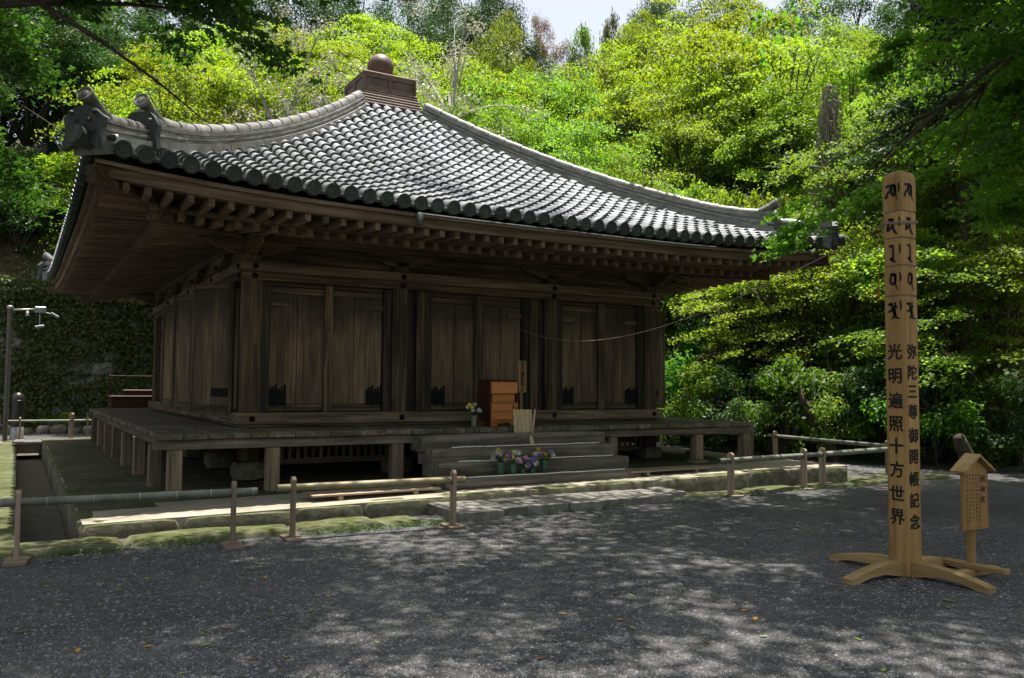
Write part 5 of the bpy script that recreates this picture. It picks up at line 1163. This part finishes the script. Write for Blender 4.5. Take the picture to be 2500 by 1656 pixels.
def add_tree(key, name, label, group, x, y, H=None, Rc=None, rz=None, zoff=0.0, var=None, leafm=None):
    vs_ = KINDS[key]; k = CNT.get(key, 0); CNT[key] = k + 1
    tm, cm, H0, R0 = vs_[k % len(vs_) if var is None else var]
    z = float(hill(x, y)); z = max(z, 0.0) + zoff
    t = thing(name, label, 'shrub' if key == 'shrub' else 'tree', (x, y, z), VAR.uniform(0, 6.28) if rz is None else rz, group)
    t.scale = ((Rc or R0) / R0, (Rc or R0) / R0, (H or H0) / H0)
    for nm, me in (('trunk', tm), ('crown', cm)):
        o = bpy.data.objects.new(nm, me); COL.objects.link(o); o.parent = t
        if nm == 'crown' and leafm is not None: o.material_slots[0].link = 'OBJECT'; o.material_slots[0].material = leafm
    return t
def spot(px, dist):
    a = YAW + math.atan((px - 1250) / 2077.5); return CAMX + math.sin(a) * dist, CAMY + math.cos(a) * dist
def by_view(key, name, label, group, px, dist, top, Rc, leafm=None):
    """tree standing on the slope in direction px at that distance, as tall as its top shows"""
    x, y = spot(px, dist); zt = CAMZ + dist * math.cos(math.atan((px - 1250) / 2077.5)) * (941 - top) / 2077.5
    H = max(2.0 if key == 'shrub' else 4.0, zt - max(0, float(hill(x, y))))
    H = min(H, 17.0 if key != 'shrub' else 4.5)
    return add_tree(key, name, label, group, x, y, H, Rc, leafm=leafm)
MAP = ('maple', 'maple_tree', 'sunlit yellow-green maple on the slope behind the hall', 'sunny maples behind the hall')
for a in [(300, 31, 190, 3.4), (450, 30, 165, 3.8), (610, 32, 130, 4.2), (780, 31, 140, 4.0), (960, 30, 150, 4.0), (700, 38, 60, 4.5), (520, 40, 60, 4.5), (900, 42, 30, 4.5), (1080, 36, 100, 4.2), (400, 36, 110, 4), (1225, 38, 15, 2.3)]: by_view(*MAP, *a)
GRN = ('broad', 'broadleaf_tree', 'fresh green broadleaf tree rising behind the roof slope past the finial', 'green broadleaf trees beyond the hip')
for a in [(1130, 28, 200, 3.2), (1265, 29, 165, 3.6), (1400, 28, 240, 3.4), (1540, 26, 345, 2.8), (1330, 36, 120, 4), (1210, 40, 95, 4)]: by_view(*GRN, *a)
MP2 = ('maple', 'maple_tree', 'sunlit yellow maple on the wooded bank beyond the roof corner before the pillar', 'sunny maples on the bank')
for a in [(1590, 36, 70, 4.3), (1740, 34, 30, 4.8), (1890, 33, 90, 4.4), (1690, 32, 230, 3.3), (1840, 32, 270, 3.2), (1490, 40, 110, 3.8), (1620, 44, 10, 4.6), (1800, 44, -40, 5), (1565, 42, 5, 2.4)]: by_view(*MP2, *a)
EVG = ('evergreen', 'evergreen_tree', 'dark evergreen tree above the stone retaining wall', 'evergreens above the stone wall')
for a in [(50, 36, -80, 3.8), (170, 36, 120, 3.0), (100, 39, -90, 4.2), (-80, 36, -70, 3.8), (260, 41, 10, 4.0), (-20, 37, 40, 3.6), (-300, 32, -60, 3.8), (-520, 34, -80, 4), (-700, 33, -60, 4)]: by_view(*EVG, *a)
CON = ('conifer', 'conifer_tree', 'dark conifer high behind the sunny maples', 'conifers on the crest')
for a in [(330, 52, -60, 2.6), (440, 54, -90, 2.8), (560, 55, -80, 2.8), (200, 52, -80, 3)]: by_view(*CON, *a)
FAR = ('evergreen', 'evergreen_tree', 'grey-green evergreen far back on the hill crest', 'evergreens on the crest')
for a in [(1560, 52, 20, 3.6), (1650, 56, -30, 4.2), (1790, 54, -60, 4.2), (1930, 52, -40, 4.4), (2080, 50, -60, 4.4), (2230, 48, -60, 4.4), (2400, 46, -80, 4.4), (1130, 58, 20, 4), (1000, 60, -60, 4.5), (1440, 60, 118, 3), (1290, 58, 105, 3), (860, 54, -90, 4.2), (1150, 48, -20, 3.6), (1235, 44, -20, 2.6), (1190, 46, -60, 3), (1560, 46, 0, 2.6), (1610, 48, -40, 3), (720, 52, -90, 4.2), (1070, 50, -50, 4), (600, 50, -60, 4), (1400, 50, 120, 3.4), (1500, 50, 105, 3.2)]: by_view(*FAR, *a)
by_view('evergreen', 'rusty_tree', 'rusty brown crowned tree on the crest at the sky gap', None, 1318, 62, 18, 2.2, L_BROWN)
by_view('evergreen', 'rusty_tree', 'low brown crowned tree below the thin pale one', None, 1385, 61, 95, 1.8, L_BROWN)
by_view('cherry', 'bamboo_clump', 'slim drooping bamboo top standing in the sky gap', None, 1425, 58, 28, 1.3, L_GREEN)
by_view('cherry', 'pale_tree', 'thin pale yellow tree against the white sky', None, 1490, 60, 0, 1.3, L_PALE)
RGT = ('broad', 'broadleaf_tree', 'shaded green broadleaf tree in the wood behind the pillar', 'shaded trees of the wood')
for a in [(2060, 30, 60, 3.8), (2160, 26, 180, 3.6), (2300, 27, 120, 3.8), (2440, 25, 160, 3.6), (2540, 23, 100, 3.4), (2250, 34, 0, 4.4), (2390, 33, -40, 4.4), (2020, 37, 0, 4.2), (2500, 31, -60, 4.2)]: by_view(*RGT, *a)
SAP = ('sapling', 'maple_sapling', 'half shaded young maple at the foot of the bank beyond the veranda', 'young maples beyond the veranda')
for a in [(1655, 25.5, 660, 1.9), (1760, 24, 650, 2.0), (1860, 23, 640, 2.0), (1960, 22, 600, 2.2), (2080, 22.5, 570, 2.2), (1700, 28, 560, 2.4), (1830, 28, 520, 2.4), (1960, 27, 490, 2.4), (2200, 21.5, 560, 2.3), (2330, 20.5, 600, 2.2), (2440, 20.5, 560, 2.2)]: by_view(*SAP, *a, L_MAPLE if int(a[0]) % 4 == 0 else L_GREEN)
CHR = ('cherry', 'cherry_sapling', 'pale leaved cherry sapling peeking over the roof corner', 'cherry saplings over the roof corner')
for a in [(1690, 25, 425, 1.1), (1770, 24.5, 435, 1.1), (1870, 24, 445, 1.2), (1925, 24, 520, 1.1)]: by_view(*CHR, *a, L_MAPLE)
WSH = ('shrub', 'shrub', 'leafy shrub growing along the top of the ivy wall', 'shrubs on the wall top')
for a in [(-60, 33, 640, 1.5), (40, 32.5, 650, 1.5), (130, 33, 640, 1.6), (230, 32.5, 660, 1.5), (320, 33, 650, 1.5), (90, 34.5, 560, 1.8), (200, 34.5, 550, 1.8), (290, 35, 560, 1.8), (0, 34.5, 560, 1.8)]: by_view(*WSH, *a)
SHR = ('shrub', 'shrub', 'dark leafy shrub on the bank under the trees', 'shrubs under the trees')
for q, a in enumerate([(1560, 26, 480, 2.0), (1640, 26, 520, 2.0), (1720, 27, 400, 2.2), (1800, 26.5, 420, 2.2), (1900, 26, 430, 2.2), (1640, 23, 860, 1.3), (1720, 21.5, 900, 1.1), (1820, 20.5, 930, 1.1), (1930, 20, 880, 1.3), (2050, 20, 900, 1.3), (2170, 19.5, 870, 1.3), (2280, 19, 880, 1.2), (2400, 19.5, 850, 1.3), (2500, 18.5, 870, 1.2), (2330, 22, 790, 1.6), (2140, 22, 760, 1.7), (1880, 23, 780, 1.6), (1760, 24, 780, 1.6)]): by_view('shrub', 'shrub', ('bright green leafy shrub on the bank under the trees', 'dark glossy shrub on the bank under the trees', 'deep green leafy shrub on the bank under the trees')[q % 3], ('bright shrubs under the trees', 'dark shrubs under the trees', 'deep green shrubs under the trees')[q % 3], *a, (L_GREEN, L_DARK, L_NEAR)[q % 3])
# canopy over the court: trees standing left, behind and right of the court
for (key, x, y, rz, H, Rc, lab) in [('canopy', -3.7, -5.5, 0.0, 13.5, 4.2, 'tall leafy tree leaning over the court from the ditch corner'), ('thin', 6.4, -13.6, R(100), 13.5, 6.0, 'thin crowned tall tree opposite the timber pillar'), ('canopy', 10.4, -8.6, R(149), 13.2, 5.8, 'tall leafy tree leaning over the court beside the drooping maple'), ('canopy', -8.6, 2.0, R(-20), 13.0, 4.2, 'leafy tree added unseen beside the ditch to shade the low maple'), ('thin', 15.0, -8.4, R(130), 13.5, 5.6, 'tall leafy tree at the edge of the wood opposite the notice sign')]:  # the tree beside the ditch is added to shade the low maple
    add_tree(key, 'shade_tree', lab, None, x, y, H, Rc, rz)
# ------------------------------------------------------------------ trees with a shape of their own
def own_tree(name, label, loc, bark, leafm, smooth=True, **kw):
    tb, cm = tree_meshes(**kw); t = thing(name, label, 'tree', loc)
    tb.build('trunk', bark, t, smooth=True); obj('crown', cm, leafm, t); return t
r_ = np.random.default_rng(21); ends = []
while len(ends) < 125:                       # maple reaching over the gravel from the right of the pillar
    v = r_.normal(size=3); v /= np.linalg.norm(v); q = 0.3 + 0.7 * r_.random() ** 0.5
    p = np.array([10.6, -6.8, 6.7]) + v * q * np.array([3.6, 3.4, 3.3])
    if p[2] < 3.9: continue
    ends.append(p - np.array([11.2, -8.9, 0]))
for p in [(7.2, -3.85, 4.0), (7.7, -4.2, 4.25), (8.2, -4.5, 4.5), (8.5, -4.8, 4.7)]: ends.append(np.array(p) - np.array([11.2, -8.9, 0]))
own_tree('maple_tree', 'dark green maple whose branches droop before the roof corner behind the pillar', (11.2, -8.9, 0), BARK, L_NEAR, seed=31, H=10.2, Rc=4, zc0=3.6, nclump=0, nleaf=62000, leaf=0.085, disc=(0.66, 0.08), lobes=3, ends=ends, lean=(-1.3, 2.4), width=0.8, tr=0.2)
ends = []
for k in range(30): ends.append((r_.uniform(2.6, 5.2), r_.uniform(0.2, 2.4), r_.uniform(5.15, 6.6)))
for k in range(26): ends.append((r_.uniform(1.5, 2.9), r_.uniform(4.6, 7.4), r_.uniform(3.6, 7.4)))
for k in range(20): ends.append((r_.uniform(-1.0, 3.0), r_.uniform(-1.0, 5.0), r_.uniform(6.0, 8.5)))
own_tree('maple_tree', 'green maple leaning over the ditch corner with low branches', (-6.0, -6.0, 0), BARK, leafmat('shaded_maple_leaf', (0.025, 0.06, 0.010), (0.06, 0.12, 0.014), (0.08, 0.19, 0.012), 0.4), seed=32, H=8.6, Rc=4, zc0=4.0, nclump=0, nleaf=62000, leaf=0.07, disc=(0.6, 0.08), lobes=3, ends=ends, lean=(2.2, 2.2), width=0.8, tr=0.17)  # leaf colour darkened to paint shade on these branches
for (px_, ds_, top, Rc, sd) in [(1090, 27, -30, 3.4, 41), (690, 29, 40, 2.8, 43)]:
    x, y = spot(px_, ds_); z = float(hill(x, y)); zt = CAMZ + ds_ * (941 - top) / 2077.5
    own_tree('blossom_tree', 'bare grey branched tree with whitish blossom ' + ('right of the finial' if sd == 41 else 'among the maples beyond the near hip'), (x, y, z), GREYBARK, L_FLOW, seed=sd, H=zt - z, Rc=Rc, zc0=(zt - z) * 0.45, nclump=46, nleaf=3800, leaf=0.11, disc=(0.5, 0.35), style='blob', tr=0.15, minr=0.6)
# dead vine draped over a stub of a tree
x, y = spot(2035, 25); z = float(hill(x, y)); zt = CAMZ + 24 * (941 - 205) / 2077.5
dv = thing('dead_vine', 'grey dead vine hanging in a cone over a tree stub', 'vine', (x, y, z))
Hh = zt - z; MB().tube([(0, 0, -0.3), (0.1, 0, Hh * 0.5), (0, 0.05, Hh)], [0.16, 0.12, 0.04], 8).build('trunk', BARK, dv, smooth=True)
m = MB(); rr = random.Random(3)
for k in range(380):
    a = rr.uniform(0, 6.28); zz = Hh * (1 - 0.5 * rr.random() ** 1.3); q = 0.06 + 1.05 * (1 - (zz / Hh - 0.5) * 1.7) * rr.random() ** 0.5; ln = rr.uniform(0.5, 1.7)
    p = Vector((0, 0, zz)); e1 = Vector((q * math.cos(a), q * math.sin(a), zz - 0.1)); m.tube([p, e1, e1 + Vector((rr.gauss(0, .06), rr.gauss(0, .06), -ln * 0.5)), e1 + Vector((rr.gauss(0, .12), rr.gauss(0, .12), -ln))], [0.012, 0.011, 0.008, 0.004], 3, cap=False)
m.build('hanging_strands', mottled('dead_stem', [(0.16, 0.13, 0.1), (0.27, 0.23, 0.19), (0.38, 0.34, 0.29)], 8), dv)
# tall cedar trunks and leaning trunk in the wood on the right
for k, (px_, ds_, rr_, lab) in enumerate([(2418, 23, 0.17, 'straight cedar trunk in the wood behind the notice sign'), (2462, 25, 0.14, 'slimmer straight cedar trunk beside the thick one in the wood'), (2370, 22, 0.10, 'thin grey trunk in the wood near the cedar trunks')]):
    x, y = spot(px_, ds_); z = max(0, float(hill(x, y)))
    own_tree('cedar_tree', lab, (x, y, z), BARK, L_CONIF, seed=60 + k, H=13, Rc=2.2, zc0=7.0, nclump=40, nleaf=9000, leaf=0.2, disc=(0.7, 0.1), style='cone', width=0.3, tr=rr_)
x, y = spot(2005, 19.3); z = max(0, float(hill(x, y)))
lt = thing('leaning_trunk', 'old mossy leaning trunk with bare white twigs at the edge of the wood', 'tree trunk', (x, y, z))
MB().tube([(0.35, -0.1, -0.2), (0.15, 0, 0.35), (-0.15, 0, 0.8), (-0.38, 0, 1.1), (-0.5, 0.1, 1.35), (-0.52, 0.1, 1.6)], [0.22, 0.17, 0.14, 0.10, 0.05, 0.01], 10).build('trunk', BARK, lt, smooth=True)
for k, e in enumerate([(-0.35, -0.1, 1.95), (-0.05, -0.15, 1.75), (0.22, -0.1, 1.45)]): MB().tube([(-0.4, 0, 1.1), ((e[0] - 0.4) / 2 + (0.05, -0.08, 0.02)[k], -0.1, (1.1 + e[2]) / 2 - 0.05 * k), e], [0.013, 0.010, 0.004], 6).build('twig', GREYBARK, lt, smooth=True)
x, y = spot(2345, 17.6); z = max(0, float(hill(x, y)))
st = thing('tree_stump', 'dark leaning tree stump among strap leaved plants behind the notice sign', 'stump', (x, y, z))
MB().tube([(0.26, 0, -0.1), (0.12, 0, 0.35), (0.0, 0.02, 0.55), (-0.06, 0.02, 0.68), (-0.08, 0.02, 0.72)], [0.16, 0.13, 0.12, 0.10, 0.05], 10).build('trunk', BARK, st, smooth=True)
# ------------------------------------------------------------------ stone retaining wall with ivy
sw = thing('stone_wall', 'rough stone retaining wall overgrown with ivy behind the hall', 'stone wall', (0, 18.5, 0))
MB().box((-14, -0.05, -0.2), (4.6, 0.5, 4.35)).build('backing', MOSSY, sw)
smes = [stone_mesh('wall_stone', (0.99, 0.99, 0.99), 300 + k, 0.22, 3.6, 4) for k in range(9)]
for me in smes: me.materials.append(STONE); me.polygons.foreach_set('use_smooth', [True] * len(me.polygons)); me.set_sharp_from_angle(angle=R(50))
rr = random.Random(8); zz = -0.05
while zz < 4.35:
    h_ = rr.uniform(0.34, 0.52); xx = -9.6 + rr.uniform(0, 0.4)
    while xx < 4.4:
        w_ = rr.uniform(0.4, 0.8); o = bpy.data.objects.new('wall_stone', rr.choice(smes)); COL.objects.link(o); o.parent = sw
        o.scale = (w_ * 1.02, 0.34, h_ * 1.04); o.location = (xx + w_ / 2, -0.1 + rr.uniform(-0.04, 0.04), zz + h_ / 2); o.rotation_euler = (rr.uniform(-.06, .06), rr.uniform(-.3, .3), rr.uniform(-.1, .1)); xx += w_
    zz += h_
nI = 62000; ix = r_.uniform(-13.5, 4.6, nI); iz = 4.8 * r_.random(nI) ** 0.85; dens = np.sin(ix * 2.1 + 1.3 * np.sin(iz * 1.7)) + np.sin(iz * 2.6 + ix * 0.9) + 0.35 * iz + r_.normal(size=nI) * 0.7
ok = dens > -0.35; ix = ix[ok]; iz = iz[ok]; nI = len(ix)
P = np.stack([ix, 18.24 - np.abs(r_.normal(size=nI)) * 0.09 - 0.12 * (iz > 4.2), iz], 1); Nn = unit(np.array([0, -1.0, 0.5]) + 0.55 * r_.normal(size=(nI, 3)))
iv = obj('ivy', leaf_mesh('ivy', P, Nn, 0.11 * r_.uniform(0.5, 1.4, nI), 0.75), L_IVY); tag(iv, 'ivy and creepers covering the stone retaining wall', 'ivy', None, 'stuff')
# undergrowth on the slopes
nU = 42000; ux = r_.uniform(-12, 30, nU); uy = r_.uniform(-10, 30, nU); uz = hill(ux, uy); ok = (uz > 0.03) & ((uy > 18.9) | (ux > 5)); ux, uy, uz = ux[ok], uy[ok], uz[ok]; nU = len(ux)
P = np.stack([ux, uy, uz + 0.28 * r_.random(nU) * (0.5 + 0.5 * np.sin(ux * 1.3) * np.sin(uy * 1.7)) + 0.03], 1)
ug = obj('undergrowth', leaf_mesh('undergrowth', P, unit(np.array([0, 0, 1.0]) + 0.6 * r_.normal(size=(nU, 3))), 0.16 * r_.uniform(0.5, 1.4, nU), 0.5), L_IVY); tag(ug, 'low leafy undergrowth covering the slope under the trees', 'undergrowth', None, 'stuff')
# border rocks and large leaved plants at the foot of the wall
for k in range(13):
    s = (rr.uniform(0.3, 0.55), rr.uniform(0.25, 0.4), rr.uniform(0.22, 0.34)); o = obj('border_rock', stone_mesh('border_rock', s, 500 + k, 0.12, 3.0), MOSSY if k % 3 else STONE, smooth=50)
    o.location = (-3.3 + k * 0.42, 16.75 + rr.uniform(-0.1, 0.1), s[2] * 0.3); o.rotation_euler = (0, 0, rr.uniform(0, 3)); tag(o, 'mossy rock in the border row by the sunlit path', 'rock', 'border rocks by the path')
soil = MB(); soil.add([(-9, 16.75, 0.006), (3.5, 16.75, 0.006), (3.5, 18.4, 0.05), (-9, 18.4, 0.05)], [(0, 1, 2, 3)]); tag(soil.build('soil_bed', FLOOR), 'bed of brown leaf litter at the foot of the wall', None, None, 'structure')
def big_leaf_plant(x, y, z, n_, ln, h_, label, group, seed):
    t = thing('leafy_plant', label, 'plant', (x, y, z), 0, group); r = np.random.default_rng(seed); m = MB(); P = []; Nn = []; S = []
    for k in range(n_):
        a = r.uniform(0, 6.28); q = r.uniform(0.1, 0.5) * ln * 2.2; e = np.array([q * math.cos(a), q * math.sin(a), h_ * r.uniform(0.5, 1.0)]); m.tube(bez((0, 0, -0.02), (e[0] * 0.3, e[1] * 0.3, e[2] * 0.8), e, 4), 0.008, 4, cap=False)
        P.append(e); Nn.append(np.array([e[0], e[1], 1.2]) + 0.3 * r.normal(size=3)); S.append(ln * r.uniform(0.6, 1.2))
    m.build('stems', L_GRASS, t); obj('leaves', leaf_mesh('leaves', np.array(P), unit(np.array(Nn)), np.array(S), 0.9, 1, 0.2), L_GREEN, t)
for k, (x, y, ln, h_) in enumerate([(-1.9, 17.3, 0.34, 0.55), (-1.3, 17.5, 0.36, 0.6), (-0.7, 17.4, 0.3, 0.45), (0.2, 17.6, 0.34, 0.6), (0.9, 17.5, 0.3, 0.7), (-2.5, 17.5, 0.28, 0.4), (-1.6, 17.0, 0.2, 0.2), (0.5, 17.1, 0.2, 0.25)]): big_leaf_plant(x, y, 0.03, 13, ln, h_, 'broad leaved green plant at the foot of the ivy wall', 'broad leaved plants by the wall', 70 + k)
# strap leaved plants along the gravel edge on the right
def strap_plant(t_x, t_y, n_, ln, seed):
    z = max(0.0, float(hill(t_x, t_y))); t = thing('strap_leaf_plant', 'tuft of arching green strap leaves at the gravel edge', 'plant', (t_x, t_y, z), 0, 'strap leaved tufts along the gravel'); r = np.random.default_rng(seed); m = MB()
    for k in range(n_):
        a = r.uniform(0, 6.28); L = ln * r.uniform(0.6, 1.2); q = r.uniform(0.25, 0.75); d_ = np.array([math.cos(a), math.sin(a), 0]); s_ = np.array([-d_[1], d_[0], 0]) * 0.014
        o = d_ * r.uniform(0, 0.1); pts = [o, o + d_ * L * q * 0.35 + np.array([0, 0, L * 0.55]), o + d_ * L * q * 0.8 + np.array([0, 0, L * 0.72]), o + d_ * L * q * 1.25 + np.array([0, 0, L * 0.55])]
        b0 = len(m.v); ws = (0.8, 1.0, 0.8, 0.05)
        for p, w_ in zip(pts, ws): m.v += [tuple(p - s_ * w_), tuple(p + s_ * w_)]
        m.f += [(b0 + 2 * i, b0 + 2 * i + 1, b0 + 2 * i + 3, b0 + 2 * i + 2) for i in range(3)]
    me = m.mesh('leaves'); at = me.attributes.new('tint', 'FLOAT', 'FACE'); at.data.foreach_set('value', np.repeat(r.random(n_), 3).astype(np.float32)); obj('leaves', me, L_GRASS, t)
for k in range(34):
    px_ = 1640 + 880 * k / 33 + rr.uniform(-12, 12); ds_ = np.interp(px_, [1640, 1800, 2160, 2330, 2500], [25.5, 23.0, 23.0, 20.3, 20.3]) * rr.uniform(0.97, 1.04)
    strap_plant(*spot(px_, ds_), 55, rr.uniform(0.6, 0.95), 900 + k)
# mossy stones, small stacked stone stupas, a hanging broom
for k, (px_, ds_, s) in enumerate([(1830, 22.5, 0.5), (1905, 21.5, 0.7), (1940, 21.6, 0.6), (2040, 22.6, 0.55), (2100, 22.3, 0.7), (2140, 21.8, 0.45), (2210, 21.5, 0.6), (1760, 24, 0.5), (2265, 20.8, 0.5)]):
    x, y = spot(px_, ds_); o = obj('mossy_rock', stone_mesh('mossy_rock', (s * 1.2, s, s * 0.75), 700 + k, 0.12, 3.0), MOSSY, smooth=50); o.location = (x, y, max(0, float(hill(x, y))) + s * 0.22); o.rotation_euler = (0, 0, rr.uniform(0, 3)); tag(o, 'mossy rock at the foot of the wooded bank', 'rock', 'rocks along the wooded bank')
for k, (px_, ds_, sc_) in enumerate([(1862, 22.8, 0.9), (2035, 23.2, 1.0), (2112, 22.9, 1.15), (2250, 21.6, 1.1)]):
    x, y = spot(px_, ds_); t = thing('stone_stupa', ['small mossy stone stupa near the sunlit barrier', 'small mossy stone stupa below the broom', 'taller mossy stone stupa beside the pale bamboo rail', 'mossy stone stupa behind the timber pillar'][k], 'stupa', (x, y, max(0, float(hill(x, y))) - 0.03), rr.uniform(0, 1)); z = 0
    for nm, s in [('base', (0.5, 0.5, 0.28)), ('drum', (0.36, 0.36, 0.26)), ('roof_stone', (0.5, 0.5, 0.2)), ('top', (0.2, 0.2, 0.26))]:
        o = obj(nm, stone_mesh(nm, tuple(v * sc_ for v in s), 800 + k * 5 + int(z * 10), 0.07, 3.2), MOSSY, t, smooth=50); o.location = (0, 0, z + s[2] * sc_ / 2); z += s[2] * sc_ * 0.97
x, y = spot(2033, 21.0); br = thing('broom', 'orange brown twig broom hanging among the shrubs', 'broom', (x, y, 0.95))
m = MB()
for k in range(60): a = rr.uniform(0, 6.28); q = rr.uniform(0.02, 0.13); m.tube([(0, 0, 0.42), (q * 0.5 * math.cos(a), q * 0.5 * math.sin(a), 0.2), (q * math.cos(a) + 0.05, q * math.sin(a), 0)], 0.004, 3, cap=False)
m.build('bristles', flat('broom_twigs', (0.38, 0.16, 0.06), 0.9), br); MB().tube([(0, 0, 0.4), (-0.12, 0, 0.95), (-0.2, 0, 1.5)], 0.014, 6).build('handle', BAMBOO_Y, br)
# fallen leaves on the gravel
lm_ = [flat('fallen_leaf_' + c, v, 0.7) for c, v in (('ochre', (0.42, 0.22, 0.05)), ('green', (0.16, 0.22, 0.04)), ('brown', (0.15, 0.08, 0.04)))]
LEAF = [(0, -0.5), (0.22, -0.2), (0.26, 0.1), (0.12, 0.36), (0, 0.55), (-0.12, 0.36), (-0.26, 0.1), (-0.22, -0.2)]
fme = []
for k in range(3):
    me = MB().add([(x_, y_, 0.10 + 0.35 * x_ * x_ + 0.2 * y_ * y_ * (1 if k else -0.3)) for x_, y_ in LEAF] + [(0, 0, 0.06)], [(i, (i + 1) % 8, 8) for i in range(8)]).mesh('fallen_leaf'); me.materials.append(lm_[k]); fme.append(me)
for k in range(150):
    a = YAW + rr.uniform(-0.52, 0.52); ds_ = 3.9 + 6.5 * rr.random(); x, y = CAMX + math.sin(a) * ds_, CAMY + math.cos(a) * ds_
    if y > -4.3: continue
    c = rr.choice((0, 1, 1, 2)); o = bpy.data.objects.new('fallen_leaf', fme[c]); COL.objects.link(o); s = rr.uniform(0.03, 0.065); o.scale = (s, s * 1.3, s); o.location = (x, y, 0.001); o.rotation_euler = (rr.uniform(-.1, .1), rr.uniform(-.1, .1), rr.uniform(0, 6.28))
    tag(o, ['ochre fallen leaf lying on the gravel', 'yellow-green fallen leaf lying on the gravel', 'dark brown fallen leaf lying on the gravel'][c], 'leaf', 'fallen leaves on the gravel, ' + ('ochre', 'green', 'brown')[c])
# weeds and moss cushions along the foot of the kerb and slabs
nW = 5200; wx = np.concatenate([r_.uniform(-3.2, 1.5, nW // 2), r_.uniform(1.4, 11.2, nW // 2)]); wy = np.where(wx < 1.5, -3.74, np.where(wx < 5.1, -3.74 + 0.06 * (wx - 1.6), -3.50)) - np.abs(r_.normal(size=nW)) * 0.07
ok = (np.sin(wx * 2.3) + np.sin(wx * 5.1 + 1) + 0.8 * r_.normal(size=nW)) > 0.3; wx, wy = wx[ok], wy[ok]; nW = len(wx)
P = np.stack([wx, wy, 0.004 + 0.035 * r_.random(nW)], 1)
wd = obj('kerb_weeds', leaf_mesh('kerb_weeds', P, unit(np.array([0, -0.3, 1.0]) + 0.6 * r_.normal(size=(nW, 3))), 0.03 * r_.uniform(0.5, 1.5, nW), 0.5), L_IVY); tag(wd, 'small weeds and moss growing along the foot of the kerb', 'weeds', None, 'stuff')
